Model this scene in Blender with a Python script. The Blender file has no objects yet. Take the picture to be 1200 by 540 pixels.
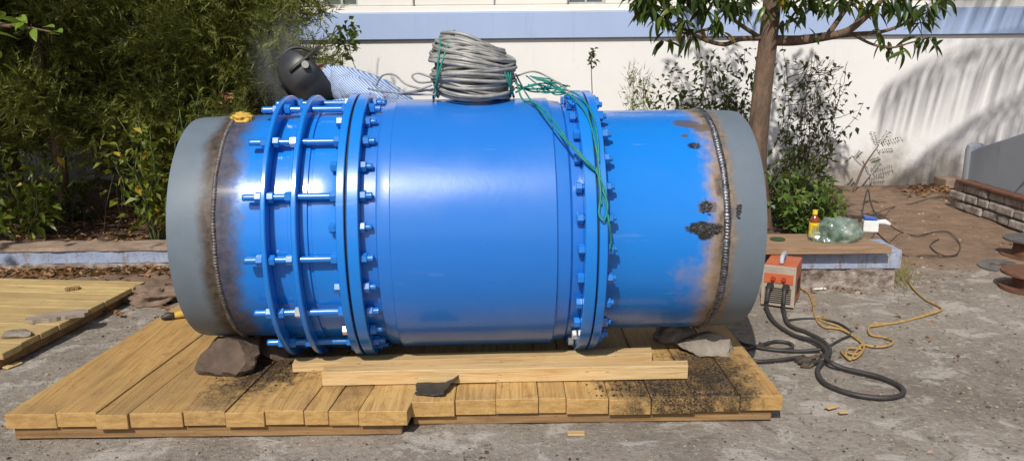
import bpy, bmesh, math, random
import numpy as np
from mathutils import Vector, Matrix, Euler, noise as mnoise

R = math.radians
PI = math.pi
random.seed(7)
rng = np.random.default_rng(7)
scene = bpy.context.scene
col = scene.collection

# ------------------------------------------------------------------ camera, sky, sun, exposure
FPX, CH, PITCH, ROLL = 924.0, 1.5, R(12.8), 0.0095      # focal length in photo pixels, eye height, tilt, roll
cam_d = bpy.data.cameras.new('camera')
cam_d.sensor_width = 36.0
cam_d.lens = FPX / 1200.0 * 36.0
cam_d.clip_start = 0.05
cam_d.clip_end = 500
cam = bpy.data.objects.new('camera', cam_d)
col.objects.link(cam)
cam.matrix_world = Matrix.Translation((0, 0, CH)) @ Matrix.Rotation(R(90) - PITCH, 4, 'X') @ Matrix.Rotation(-ROLL, 4, 'Z')
scene.camera = cam

SUN_TRAVEL = Vector((0.20, 0.66, -0.70)).normalized()
SUN_EL = math.asin(-SUN_TRAVEL.z)
world = bpy.data.worlds.new('World')
scene.world = world
world.use_nodes = True
wn = world.node_tree
for n in list(wn.nodes):
    wn.nodes.remove(n)
sky = wn.nodes.new('ShaderNodeTexSky')
sky.sky_type = 'NISHITA'
sky.sun_disc = False
sky.sun_elevation = SUN_EL
sky.sun_rotation = math.atan2(-SUN_TRAVEL.x, -SUN_TRAVEL.y)
sky.air_density = 1.0
sky.dust_density = 2.0
bg = wn.nodes.new('ShaderNodeBackground')
bg.inputs['Strength'].default_value = 0.10
wo = wn.nodes.new('ShaderNodeOutputWorld')
wn.links.new(sky.outputs[0], bg.inputs[0])
wn.links.new(bg.outputs[0], wo.inputs[0])

sun_d = bpy.data.lights.new('sun', 'SUN')
sun_d.energy = 4.2
sun_d.angle = R(0.55)
sun_d.color = (1.0, 0.955, 0.89)
sun = bpy.data.objects.new('sun', sun_d)
col.objects.link(sun)
sun.rotation_euler = SUN_TRAVEL.to_track_quat('-Z', 'Y').to_euler()
sun.location = (-5, -8, 9)

scene.view_settings.view_transform = 'Standard'
scene.view_settings.look = 'None'
scene.view_settings.gamma = 1.0
scene.view_settings.exposure = 0.0
scene.view_settings.use_curve_mapping = False
scene.cycles.max_bounces = 8
scene.cycles.transparent_max_bounces = 12
scene.cycles.use_denoising = True
scene.cycles.volume_bounces = 1

# ------------------------------------------------------------------ photo pixel -> place
cp, sp = math.cos(PITCH), math.sin(PITCH)


def ray(px, py):
    x, y = px - 600.0, py - 270.0
    c, s = math.cos(ROLL), math.sin(ROLL)
    x, y = c * x - s * y, s * x + c * y
    u, v = x / FPX, -y / FPX
    return Vector((u, cp + v * sp, -sp + v * cp))


def G(px, py, z=0.0):                 # the point of the level z that shows at the pixel
    d = ray(px, py)
    t = (z - CH) / d.z
    return Vector((0, 0, CH)) + d * t


def D(px, py, Y):                     # the point at ground distance Y that shows at the pixel
    d = ray(px, py)
    return Vector((0, 0, CH)) + d * (Y / d.y)


# ------------------------------------------------------------------ mesh helpers
class MB:
    def __init__(s):
        s.v, s.f, s.m = [], [], []

    def add(s, vs, fs, mi=0):
        o = len(s.v)
        s.v += [tuple(p) for p in vs]
        s.f += [tuple(i + o for i in f) for f in fs]
        s.m += [mi] * len(fs)

    def box(s, c, size, rot=None, mi=0):
        hx, hy, hz = size[0] / 2, size[1] / 2, size[2] / 2
        pts = [Vector((x, y, z)) for x in (-hx, hx) for y in (-hy, hy) for z in (-hz, hz)]
        if rot is not None:
            pts = [rot @ p for p in pts]
        c = Vector(c)
        s.add([p + c for p in pts], [(0, 1, 3, 2), (4, 6, 7, 5), (0, 4, 5, 1), (2, 3, 7, 6), (0, 2, 6, 4), (1, 5, 7, 3)], mi)

    def tube(s, path, r, n=8, closed=False, cap=True, mi=0):
        P = [Vector(p) for p in path]
        N = len(P)
        rr = r if hasattr(r, '__len__') else [r] * N
        up = None
        vs = []
        for i in range(N):
            if closed:
                t = P[(i + 1) % N] - P[i - 1]
            else:
                t = P[min(i + 1, N - 1)] - P[max(i - 1, 0)]
            if t.length < 1e-9:
                t = Vector((0, 0, 1))
            t.normalize()
            if up is None:
                up = Vector((0, 0, 1)) if abs(t.z) < 0.9 else Vector((1, 0, 0))
            up = up - t * up.dot(t)
            if up.length < 1e-6:
                up = t.orthogonal()
            up.normalize()
            b = t.cross(up)
            for k in range(n):
                a = 2 * PI * k / n
                vs.append(P[i] + (up * math.cos(a) + b * math.sin(a)) * rr[i])
        fs = []
        for i in range(N if closed else N - 1):
            j = (i + 1) % N
            for k in range(n):
                l = (k + 1) % n
                fs.append((i * n + k, i * n + l, j * n + l, j * n + k))
        if cap and not closed:
            fs.append(tuple(range(n - 1, -1, -1)))
            fs.append(tuple((N - 1) * n + k for k in range(n)))
        s.add(vs, fs, mi)

    def lathe(s, prof, n=48, axis='X', closed=False, mi=0):
        vs = []
        for (t, r) in prof:
            for k in range(n):
                a = 2 * PI * k / n
                if axis == 'X':
                    vs.append((t, -r * math.cos(a), r * math.sin(a)))
                else:
                    vs.append((r * math.cos(a), r * math.sin(a), t))
        fs = []
        M = len(prof)
        for i in range(M if closed else M - 1):
            j = (i + 1) % M
            for k in range(n):
                l = (k + 1) % n
                if axis == 'X':
                    fs.append((i * n + k, j * n + k, j * n + l, i * n + l))
                else:
                    fs.append((i * n + k, i * n + l, j * n + l, j * n + k))
        s.add(vs, fs, mi)

    def build(s, name, mats, parent=None, smooth=False, bevel=0.0, bseg=2, auto=None):
        me = bpy.data.meshes.new(name)
        me.from_pydata(s.v, [], s.f)
        if not isinstance(mats, (list, tuple)):
            mats = [mats]
        for m in mats:
            me.materials.append(m)
        if len(mats) > 1:
            me.polygons.foreach_set('material_index', s.m)
        if bevel or True:
            bm = bmesh.new()
            bm.from_mesh(me)
            if bevel:
                bmesh.ops.remove_doubles(bm, verts=bm.verts, dist=1e-6)
            if len(bm.faces) < 60000:
                bmesh.ops.recalc_face_normals(bm, faces=bm.faces)
            if bevel:
                ed = [e for e in bm.edges if len(e.link_faces) == 2 and e.calc_face_angle(0) > R(30)]
                bmesh.ops.bevel(bm, geom=ed, offset=bevel, segments=bseg, profile=0.6, affect='EDGES', clamp_overlap=True)
            bm.to_mesh(me)
            bm.free()
        if smooth:
            me.polygons.foreach_set('use_smooth', [True] * len(me.polygons))
            if auto is not None:
                me.set_sharp_from_angle(angle=R(auto))
        me.update()
        return link(name, me, parent)


def link(name, me, parent=None):
    o = bpy.data.objects.new(name, me)
    col.objects.link(o)
    if parent is not None:
        o.parent = parent
    return o


def tag(o, label=None, cat=None, group=None, kind=None):
    if label:
        o['label'] = label
    if cat:
        o['category'] = cat
    if group:
        o['group'] = group
    if kind:
        o['kind'] = kind
    return o


def thing(name, label, cat, loc=(0, 0, 0), rz=0.0, group=None):
    o = bpy.data.objects.new(name, None)
    o.empty_display_size = 0.05
    col.objects.link(o)
    o.location = loc
    o.rotation_euler = (0, 0, rz)
    return tag(o, label, cat, group)


def smooth_path(pts, per=8, closed=False):
    P = [Vector(p) for p in pts]
    n = len(P)
    out = []
    for i in range(n if closed else n - 1):
        if closed:
            a, b, c, d = P[i - 1], P[i], P[(i + 1) % n], P[(i + 2) % n]
        else:
            a, b, c, d = P[max(i - 1, 0)], P[i], P[i + 1], P[min(i + 2, n - 1)]
        for k in range(per):
            t = k / per
            out.append(0.5 * ((2 * b) + (c - a) * t + (2 * a - 5 * b + 4 * c - d) * t * t + (3 * b - a - 3 * c + d) * t ** 3))
    if not closed:
        out.append(P[-1])
    return out


def fbm(p, sc=1.0, oc=4):
    return mnoise.fractal(Vector(p) * sc, 1.0, 2.0, oc)


# ------------------------------------------------------------------ material helpers
def new_mat(name):
    m = bpy.data.materials.new(name)
    m.use_nodes = True
    nt = m.node_tree
    for n in list(nt.nodes):
        nt.nodes.remove(n)
    out = nt.nodes.new('ShaderNodeOutputMaterial')
    return m, nt, out


class NT:
    """thin wrapper that makes node code short"""
    def __init__(s, name):
        s.m, s.nt, s.out = new_mat(name)
        s.L = s.nt.links

    def n(s, t, **kw):
        nd = s.nt.nodes.new('ShaderNode' + t)
        for k, v in kw.items():
            if k in nd.inputs:
                if hasattr(v, 'is_linked') or hasattr(v, 'links'):
                    s.L.new(v, nd.inputs[k])
                else:
                    nd.inputs[k].default_value = v
            else:
                setattr(nd, k, v)
        return nd

    def coord(s, which='Object', scale=(1, 1, 1), rot=(0, 0, 0), loc=(0, 0, 0)):
        if which == 'World':
            src = s.n('NewGeometry').outputs['Position']
        else:
            src = s.n('TexCoord').outputs[which]
        mp = s.n('Mapping')
        mp.inputs['Scale'].default_value = scale
        mp.inputs['Rotation'].default_value = rot
        mp.inputs['Location'].default_value = loc
        s.L.new(src, mp.inputs['Vector'])
        return mp.outputs[0]

    def noise(s, vec, scale=5, detail=6, rough=0.6, dist=0.0):
        nd = s.n('TexNoise')
        s.L.new(vec, nd.inputs['Vector'])
        nd.inputs['Scale'].default_value = scale
        nd.inputs['Detail'].default_value = detail
        nd.inputs['Roughness'].default_value = rough
        nd.inputs['Distortion'].default_value = dist
        return nd.outputs['Fac']

    def ramp(s, fac, stops):
        nd = s.n('ValToRGB')
        cr = nd.color_ramp
        while len(cr.elements) < len(stops):
            cr.elements.new(0.5)
        for e, (p, c) in zip(cr.elements, stops):
            e.position = p
            if not hasattr(c, '__len__'):
                c = (c, c, c)
            e.color = (*c[:3], 1)
        s.L.new(fac, nd.inputs[0])
        return nd.outputs[0]

    def mix(s, fac, a, b, mode='MIX'):
        nd = s.n('MixRGB', blend_type=mode)
        for i, x in ((0, fac), (1, a), (2, b)):
            if hasattr(x, 'is_linked'):
                s.L.new(x, nd.inputs[i])
            elif i == 0:
                nd.inputs[0].default_value = x
            else:
                nd.inputs[i].default_value = (*x[:3], 1)
        return nd.outputs[0]

    def math(s, op, a, b=None, clamp=False):
        nd = s.n('Math', operation=op, use_clamp=clamp)
        for i, x in ((0, a), (1, b)):
            if x is None:
                continue
            if hasattr(x, 'is_linked'):
                s.L.new(x, nd.inputs[i])
            else:
                nd.inputs[i].default_value = x
        return nd.outputs[0]

    def mapr(s, v, a, b, c=0.0, d=1.0, smooth=True):
        nd = s.n('MapRange')
        nd.interpolation_type = 'SMOOTHSTEP' if smooth else 'LINEAR'
        s.L.new(v, nd.inputs['Value'])
        for k, x in zip(('From Min', 'From Max', 'To Min', 'To Max'), (a, b, c, d)):
            nd.inputs[k].default_value = x
        return nd.outputs[0]

    def bump(s, h, strength=0.3, dist=0.01, normal=None):
        nd = s.n('Bump')
        nd.inputs['Strength'].default_value = strength
        nd.inputs['Distance'].default_value = dist
        s.L.new(h, nd.inputs['Height'])
        if normal is not None:
            s.L.new(normal, nd.inputs['Normal'])
        return nd.outputs[0]

    def bsdf(s, color, rough=0.6, metal=0.0, normal=None, spec=0.5, coat=0.0, **kw):
        b = s.n('BsdfPrincipled')
        for k, x in (('Base Color', color), ('Roughness', rough), ('Metallic', metal)):
            if hasattr(x, 'is_linked'):
                s.L.new(x, b.inputs[k])
            elif k == 'Base Color':
                b.inputs[k].default_value = (*x[:3], 1)
            else:
                b.inputs[k].default_value = x
        b.inputs['Specular IOR Level'].default_value = spec
        b.inputs['Coat Weight'].default_value = coat
        if normal is not None:
            s.L.new(normal, b.inputs['Normal'])
        for k, x in kw.items():
            b.inputs[k].default_value = x
        s.L.new(b.outputs[0], s.out.inputs[0])
        return b


def simple(name, c1, c2=None, scale=8, rough=0.6, metal=0.0, bump=0.2, bscale=None, bdist=0.004, spec=0.5, coat=0.0, stretch=(1, 1, 1), which='Object'):
    t = NT(name)
    v = t.coord(which, stretch)
    c2 = c2 or tuple(x * 0.75 for x in c1)
    f = t.noise(v, scale, 6, 0.62)
    c = t.ramp(f, [(0.3, c2), (0.7, c1)])
    nb = t.noise(v, bscale or scale * 5, 5, 0.65)
    rr = t.mapr(f, 0.25, 0.75, max(0.02, rough - 0.08), min(1, rough + 0.08))
    t.bsdf(c, rr, metal, t.bump(nb, bump, bdist), spec, coat)
    return t.m


def leaf_mat(name, dark, light, back=None, sc=2.0, trans=0.35, gloss=0.35, spread=0.6):
    t = NT(name)
    g = t.n('NewGeometry')
    f = t.noise(t.coord('World'), sc, 4, 0.6)
    ri = g.outputs['Random Per Island']
    x = t.math('ADD', t.math('MULTIPLY', f, 1 - spread * 0.5), t.math('MULTIPLY', ri, spread))
    mid = tuple((a + b) / 2 for a, b in zip(dark, light))
    c = t.ramp(x, [(0.3, dark), (0.65, mid), (1.0, light)])
    if back:
        c = t.mix(t.math('GREATER_THAN', ri, 0.93), c, back)
    pb = t.n('BsdfPrincipled')
    t.L.new(c, pb.inputs['Base Color'])
    pb.inputs['Roughness'].default_value = gloss
    pb.inputs['Specular IOR Level'].default_value = 0.35
    tr = t.n('BsdfTranslucent')
    c2 = t.mix(0.5, c, (0.25, 0.30, 0.03), 'MIX')
    t.L.new(c2, tr.inputs[0])
    ms = t.n('MixShader')
    ms.inputs[0].default_value = trans
    t.L.new(pb.outputs[0], ms.inputs[1])
    t.L.new(tr.outputs[0], ms.inputs[2])
    t.L.new(ms.outputs[0], t.out.inputs[0])
    return t.m


# ------------------------------------------------------------------ pipe placement (used by several materials)
PY0, PZ0, PYAW = 3.624, 0.721, 0.038
PIPE_M = Matrix.Translation((0, PY0, PZ0)) @ Matrix.Rotation(PYAW, 4, 'Z')


def S(px, r):                          # distance along the pipe of the ring (radius r) whose near point shows at column px
    lo, hi = -2.5, 2.5
    for _ in range(50):
        m = (lo + hi) / 2
        a = R(12)
        P = PIPE_M @ Vector((m, -r * math.cos(a), r * math.sin(a)))
        q = P - Vector((0, 0, CH))
        d = q.y * cp - q.z * sp
        x = 600 + FPX * q.x / d
        if x < px:
            lo = m
        else:
            hi = m
    return (lo + hi) / 2


RP, RF, RB = 0.508, 0.602, 0.569
s_wl, s_wr = S(250, RP), S(852, RP)

# ------------------------------------------------------------------ materials
M = {}


def paint(name, base, rough, weld=None, side=1, halo=True, spots=()):
    """sprayed blue paint; burnt off beside a weld at s = weld"""
    t = NT(name)
    v = t.coord('Object')
    f = t.noise(v, 3.0, 5, 0.6)
    c = t.mix(t.math('MULTIPLY', f, 0.25), base, tuple(x * 0.72 for x in base))
    sp_ = t.noise(v, 220, 2, 0.5)
    streak = t.noise(t.coord('Object', (1.2, 9, 9)), 3, 4, 0.6)
    c = t.mix(t.mapr(streak, 0.62, 0.8, 0, 0.12), c, (0.5, 0.5, 0.48))
    rr = t.mapr(f, 0.3, 0.7, rough - 0.04, rough + 0.08)
    height = t.math('ADD', t.math('MULTIPLY', sp_, 0.25), t.math('MULTIPLY', t.noise(v, 40, 3, 0.5), 0.75))
    if weld is not None:
        sx = t.n('SeparateXYZ')
        t.L.new(t.n('TexCoord').outputs['Object'], sx.inputs[0])
        d = t.math('MULTIPLY', t.math('SUBTRACT', sx.outputs['X'], weld), side)      # distance from the weld into this piece
        w = t.noise(t.coord('Object', (1, 1, 1)), 7, 6, 0.7)
        w2 = t.noise(t.coord('Object', (1, 1, 1)), 26, 5, 0.7)
        dd = t.math('ADD', d, t.math('ADD', t.math('MULTIPLY', t.math('SUBTRACT', w, 0.5), -0.16), t.math('MULTIPLY', t.math('SUBTRACT', w2, 0.5), -0.05)))
        if halo:
            tan = t.mapr(dd, 0.008, 0.10, 1, 0)
            c = t.mix(tan, c, t.ramp(w2, [(0.3, (0.16, 0.105, 0.06)), (0.7, (0.38, 0.27, 0.17))]))
            soot = t.mapr(dd, -0.01, 0.035, 1, 0)
            c = t.mix(t.math('MULTIPLY', soot, t.mapr(w2, 0.35, 0.6, 0.25, 0.95)), c, (0.045, 0.038, 0.034))
        else:
            tan = t.mapr(dd, 0.03, 0.125, 1, 0)
            c = t.mix(t.math('MULTIPLY', tan, 0.92), c, t.ramp(w2, [(0.35, (0.020, 0.016, 0.014)), (0.7, (0.10, 0.07, 0.05))]))
        rr = t.mix(tan, rr, (0.75, 0.75, 0.75))
        for (s0_, y0_, z0_, rad, amt, cc_) in spots:
            sb = t.n('VectorMath', operation='SUBTRACT')
            t.L.new(v, sb.inputs[0]); sb.inputs[1].default_value = (s0_, y0_, z0_)
            ml = t.n('VectorMath', operation='MULTIPLY')
            t.L.new(sb.outputs[0], ml.inputs[0]); ml.inputs[1].default_value = (0.62, 1, 1)
            l_ = t.n('VectorMath', operation='LENGTH'); t.L.new(ml.outputs[0], l_.inputs[0])
            dsp = t.math('ADD', l_.outputs['Value'], t.math('ADD', t.math('MULTIPLY', t.math('SUBTRACT', w2, 0.5), -rad * 1.5), t.math('MULTIPLY', t.math('SUBTRACT', w, 0.5), -rad * 1.2)))
            c = t.mix(t.mapr(dsp, rad * (0.0 if cc_ is TAN else 0.55), rad, amt, 0), c, cc_)
    t.bsdf(c, rr, 0.0, t.bump(height, 0.10, 0.003), 0.5, 0.35, **{'Coat Roughness': 0.12})
    return t.m


AZURE = (0.006, 0.190, 0.64)
COBALT = (0.016, 0.160, 0.56)
M['azure'] = paint('azure_paint', AZURE, 0.26)
M['azure_l'] = paint('azure_paint_burnt', AZURE, 0.24, s_wl + 0.012, 1, halo=False)
def cyl_hit(px, py, r):
    d = PIPE_M.to_3x3().inverted() @ ray(px, py)
    o = PIPE_M.inverted() @ Vector((0, 0, CH))
    A = d.y ** 2 + d.z ** 2; B = 2 * (o.y * d.y + o.z * d.z); C2 = o.y ** 2 + o.z ** 2 - r ** 2
    P = o + d * ((-B - math.sqrt(max(0, B * B - 4 * A * C2))) / (2 * A))
    return (P.x, P.y, P.z)


BLK, BRN, TAN = (0.012, 0.011, 0.011), (0.10, 0.075, 0.055), (0.36, 0.25, 0.16)
M['azure_r'] = paint('azure_paint_scorched', AZURE, 0.28, s_wr - 0.012, -1, halo=True, spots=[
    (*cyl_hit(824, 325, RP), 0.11, 0.40, TAN), (*cyl_hit(820, 350, RP), 0.09, 0.35, TAN), (*cyl_hit(805, 145, RP), 0.040, 0.85, BRN), (*cyl_hit(823, 150, RP), 0.035, 0.8, BRN),
    (*cyl_hit(802, 159, RP), 0.014, 0.9, BRN), (*cyl_hit(814, 171, RP), 0.022, 0.95, BLK), (*cyl_hit(828, 243, RP), 0.034, 0.9, BRN), (*cyl_hit(826, 242, RP), 0.022, 0.9, BLK),
    (*cyl_hit(820, 267, RP), 0.036, 1.0, BLK), (*cyl_hit(836, 268, RP), 0.030, 1.0, BLK), (*cyl_hit(826, 276, RP), 0.024, 1.0, BLK)])
M['cobalt'] = paint('cobalt_paint', COBALT, 0.30)
M['stud'] = paint('azure_bolt_paint', (0.010, 0.17, 0.56), 0.30)


def grey_pipe(name, weld, side, tan):
    t = NT(name)
    v = t.coord('Object')
    f = t.noise(v, 4, 6, 0.65)
    c = t.ramp(f, [(0.3, (0.112, 0.142, 0.172)), (0.7, (0.142, 0.175, 0.208))])
    sc = t.noise(t.coord('Object', (9, 2, 2), (0.2, 0.5, 0.4)), 9, 5, 0.7)
    c = t.mix(t.mapr(sc, 0.66, 0.72, 0, 0.5), c, (0.08, 0.085, 0.09))
    sx = t.n('SeparateXYZ')
    t.L.new(t.n('TexCoord').outputs['Object'], sx.inputs[0])
    d = t.math('MULTIPLY', t.math('SUBTRACT', sx.outputs['X'], weld), side)
    w = t.noise(v, 9, 6, 0.7)
    w2 = t.noise(v, 30, 5, 0.7)
    dd = t.math('ADD', d, t.math('ADD', t.math('MULTIPLY', t.math('SUBTRACT', w, 0.5), -0.09), t.math('MULTIPLY', t.math('SUBTRACT', w2, 0.5), -0.04)))
    burn = t.mapr(dd, 0.005, 0.05, 1, 0) if tan else t.mapr(dd, 0.012, 0.075, 1, 0)
    if tan:
        c = t.mix(burn, c, t.ramp(w2, [(0.3, (0.09, 0.065, 0.045)), (0.7, (0.27, 0.20, 0.14))]))
    else:
        c = t.mix(burn, c, t.ramp(w2, [(0.35, (0.022, 0.018, 0.016)), (0.7, (0.12, 0.085, 0.06))]))
    t.bsdf(c, 0.5, 0.0, t.bump(t.noise(v, 60, 4, 0.6), 0.10, 0.003), 0.4)
    return t.m


M['grey_l'] = grey_pipe('grey_primer_burnt', s_wl - 0.012, -1, False)
M['grey_r'] = grey_pipe('grey_primer_scorched', s_wr + 0.012, 1, True)
M['weld_l'] = simple('weld_metal_dull', (0.22, 0.20, 0.18), (0.06, 0.05, 0.045), 40, 0.5, 0.5, 0.6, 90, 0.004)
M['weld_r'] = simple('weld_metal', (0.30, 0.30, 0.32), (0.06, 0.06, 0.065), 45, 0.36, 0.9, 0.6, 90, 0.004)
M['char'] = simple('charred_paint', (0.05, 0.048, 0.05), (0.008, 0.007, 0.007), 40, 0.35, 0.0, 0.9, 60, 0.006)
M['gasket'] = simple('black_gasket', (0.02, 0.02, 0.022), None, 20, 0.7)
M['bare_nut'] = simple('bare_zinc', (0.72, 0.73, 0.72), (0.5, 0.51, 0.5), 30, 0.3, 0.6, 0.1)


def wood(name, light, dark, grain_axis=1, burn=(), rough=0.7, dirt=0.25, ends=None):
    t = NT(name)
    st = [14.0, 14.0, 14.0]
    st[grain_axis] = 0.9
    oi = t.n('ObjectInfo')
    tc = t.n('TexCoord').outputs['Object']
    off = t.n('VectorMath', operation='ADD')
    t.L.new(tc, off.inputs[0])
    cr = t.n('CombineXYZ')
    for k in range(3):
        t.L.new(t.math('MULTIPLY', oi.outputs['Random'], 37.0 + 11 * k), cr.inputs[k])
    t.L.new(cr.outputs[0], off.inputs[1])
    mp = t.n('Mapping')
    mp.inputs['Scale'].default_value = st
    t.L.new(off.outputs[0], mp.inputs[0])
    g = t.noise(mp.outputs[0], 3.0, 10, 0.72, 0.9)
    big = t.noise(off.outputs[0], 2.2, 4, 0.6)
    c = t.ramp(g, [(0.26, tuple(x * 0.7 for x in dark)), (0.40, dark), (0.54, light), (0.8, tuple(min(1, x * 1.15) for x in light))])
    sc_ = t.noise(off.outputs[0], 13, 6, 0.75, 0.4)
    c = t.mix(t.mapr(sc_, 0.55, 0.70, 0, dirt * 1.1), c, tuple(x * 0.42 for x in dark))
    st2 = [70.0, 70.0, 70.0]
    st2[grain_axis] = 1.6
    mp2 = t.n('Mapping'); mp2.inputs['Scale'].default_value = st2
    t.L.new(off.outputs[0], mp2.inputs[0])
    g2 = t.noise(mp2.outputs[0], 1.0, 6, 0.7, 0.3)
    c = t.mix(t.mapr(g2, 0.52, 0.66, 0, 0.55), c, tuple(x * 0.55 for x in dark))
    c = t.mix(t.mapr(g2, 0.45, 0.33, 0, 0.30), c, tuple(min(1, x * 1.3) for x in light))
    c = t.mix(t.mapr(big, 0.42, 0.70, 0, dirt), c, (0.21, 0.145, 0.085))
    rv = t.math('MULTIPLY', oi.outputs['Random'], 0.42)
    c = t.mix(rv, c, tuple(x * 0.62 for x in dark))
    knot = t.n('TexVoronoi')
    mk = t.n('Mapping')
    sk = [9, 9, 9]
    sk[grain_axis] = 2.4
    mk.inputs['Scale'].default_value = sk
    t.L.new(off.outputs[0], mk.inputs[0])
    t.L.new(mk.outputs[0], knot.inputs['Vector'])
    c = t.mix(t.mapr(knot.outputs['Distance'], 0.05, 0.16, 0.55, 0), c, (0.11, 0.055, 0.02))
    gs = t.n('SeparateXYZ'); t.L.new(t.n('TexCoord').outputs['Normal'], gs.inputs[0])
    endm = t.mapr(t.math('ABSOLUTE', gs.outputs[grain_axis]), 0.6, 0.9, 0, 0.72)
    rings = t.noise(t.coord('Object', tuple(30.0 if k == 2 else 9.0 for k in range(3))), 1.6, 3, 0.5, 0.5)
    c = t.mix(endm, c, t.ramp(rings, [(0.35, tuple(x * 0.8 for x in dark)), (0.65, tuple(x * 0.92 for x in light))]))
    pos = t.n('NewGeometry').outputs['Position']
    bn = t.noise(pos, 16, 6, 0.75)
    bn2 = t.noise(pos, 120, 4, 0.7)
    for (bx, by, rad, amt) in burn:
        sb = t.n('VectorMath', operation='SUBTRACT')
        t.L.new(pos, sb.inputs[0])
        sb.inputs[1].default_value = (bx, by, 0.1)
        mul = t.n('VectorMath', operation='MULTIPLY')
        t.L.new(sb.outputs[0], mul.inputs[0])
        mul.inputs[1].default_value = (1, 0.75, 0)
        ln = t.n('VectorMath', operation='LENGTH')
        t.L.new(mul.outputs[0], ln.inputs[0])
        d = t.math('ADD', ln.outputs['Value'], t.math('MULTIPLY', t.math('SUBTRACT', bn, 0.5), -rad * 1.8))
        k = t.mapr(d, rad * 0.35, rad * 1.0, amt, 0)
        k = t.math('MULTIPLY', k, t.mapr(bn2, 0.38, 0.56, 0.45, 1.0))
        c = t.mix(k, c, (0.022, 0.017, 0.014))
    t.bsdf(c, rough, 0, t.bump(t.math('ADD', t.math('ADD', g, g2), t.math('MULTIPLY', bn2, 0.4)), 0.5, 0.005), 0.3)
    return t.m


def gxy(px, py, z=0.12):
    p = G(px, py, z)
    return (p.x, p.y)


BURN = [(*gxy(795, 455), 0.22, 0.97), (*gxy(745, 447), 0.20, 0.85), (*gxy(850, 452), 0.18, 0.8), (*gxy(830, 428), 0.24, 0.95),
        (*gxy(300, 440), 0.22, 0.9), (*gxy(335, 418), 0.30, 0.95), (*gxy(262, 462), 0.14, 0.6), (*gxy(870, 468), 0.12, 0.5), (*gxy(420, 440), 0.2, 0.5)]
M['deck'] = wood('platform_wood', (0.53, 0.335, 0.125), (0.40, 0.225, 0.075), 1, BURN, 0.7, 0.50)
M['bearer'] = wood('bearer_wood', (0.36, 0.215, 0.095), (0.22, 0.12, 0.05), 0, (), 0.75, 0.5)
M['deck_b'] = wood('yellow_board_wood', (0.56, 0.42, 0.19), (0.42, 0.28, 0.11), 0, (), 0.7, 0.35)
M['timber'] = wood('fresh_timber', (0.62, 0.44, 0.22), (0.50, 0.32, 0.14), 0, (), 0.62, 0.12)
M['bench_wood'] = wood('bench_board_wood', (0.36, 0.235, 0.145), (0.25, 0.15, 0.085), 0, (), 0.7, 0.3)


def ground_mat():
    t = NT('worn_concrete')
    pos = t.coord('World')
    big = t.noise(pos, 1.1, 6, 0.62, 0.6)
    med = t.noise(t.coord('World', (1, 1.3, 1)), 3.6, 8, 0.72, 0.5)
    fine = t.noise(pos, 38, 6, 0.75)
    c = t.ramp(big, [(0.3, (0.205, 0.172, 0.138)), (0.5, (0.270, 0.232, 0.190)), (0.7, (0.330, 0.290, 0.245))])
    c = t.mix(t.mapr(med, 0.53, 0.60, 0, 0.75), c, (0.46, 0.42, 0.37))                 # worn pale laitance
    c = t.mix(t.mapr(med, 0.45, 0.33, 0, 0.42), c, (0.135, 0.112, 0.092))                # oil and dirt
    c = t.mix(t.mapr(fine, 0.54, 0.66, 0, 0.75), c, (0.44, 0.40, 0.345))
    c = t.mix(t.mapr(fine, 0.45, 0.33, 0, 0.75), c, (0.075, 0.062, 0.052))
    gr2 = t.noise(t.coord('World', (1, 0.5, 1)), 13, 7, 0.78, 0.5)
    c = t.mix(t.mapr(gr2, 0.55, 0.63, 0, 0.4), c, (0.42, 0.385, 0.335))
    c = t.mix(t.mapr(gr2, 0.44, 0.36, 0, 0.35), c, (0.125, 0.10, 0.082))
    sx = t.n('SeparateXYZ')
    t.L.new(t.n('NewGeometry').outputs['Position'], sx.inputs[0])
    edge = t.math('ADD', sx.outputs['Y'], t.math('MULTIPLY', t.math('SUBTRACT', t.noise(pos, 1.6, 5, 0.65), 0.5), 1.6))
    edge = t.math('ADD', edge, t.math('MULTIPLY', sx.outputs['X'], -0.06))
    soil = t.mapr(edge, 4.85, 5.35, 0, 1)
    dirt = t.ramp(t.noise(pos, 7, 7, 0.72), [(0.3, (0.155, 0.098, 0.062)), (0.7, (0.285, 0.195, 0.135))])
    dirt = t.mix(t.mapr(fine, 0.60, 0.72, 0, 0.5), dirt, (0.36, 0.29, 0.22))
    dirt = t.mix(t.mapr(fine, 0.42, 0.30, 0, 0.5), dirt, (0.07, 0.045, 0.03))
    c = t.mix(soil, c, dirt)
    vo = t.n('TexVoronoi', feature='DISTANCE_TO_EDGE')
    t.L.new(t.coord('World', (0.23, 0.23, 0.23)), vo.inputs['Vector'])
    crack = t.mapr(t.math('ADD', vo.outputs['Distance'], t.math('MULTIPLY', t.math('SUBTRACT', med, 0.5), 0.06)), 0.0, 0.006, 1, 0)
    c = t.mix(t.math('MULTIPLY', crack, t.mapr(big, 0.5, 0.62, 0, 0.4)), c, (0.06, 0.05, 0.042))
    h = t.math('ADD', t.math('MULTIPLY', med, 0.9), t.math('ADD', t.math('MULTIPLY', fine, 0.55), t.math('MULTIPLY', t.noise(pos, 140, 3, 0.7), 0.25)))
    h = t.math('SUBTRACT', h, t.math('MULTIPLY', crack, 0.08))
    t.bsdf(c, 0.9, 0, t.bump(h, 0.9, 0.022), 0.2)
    return t.m


M['ground'] = ground_mat()


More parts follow.
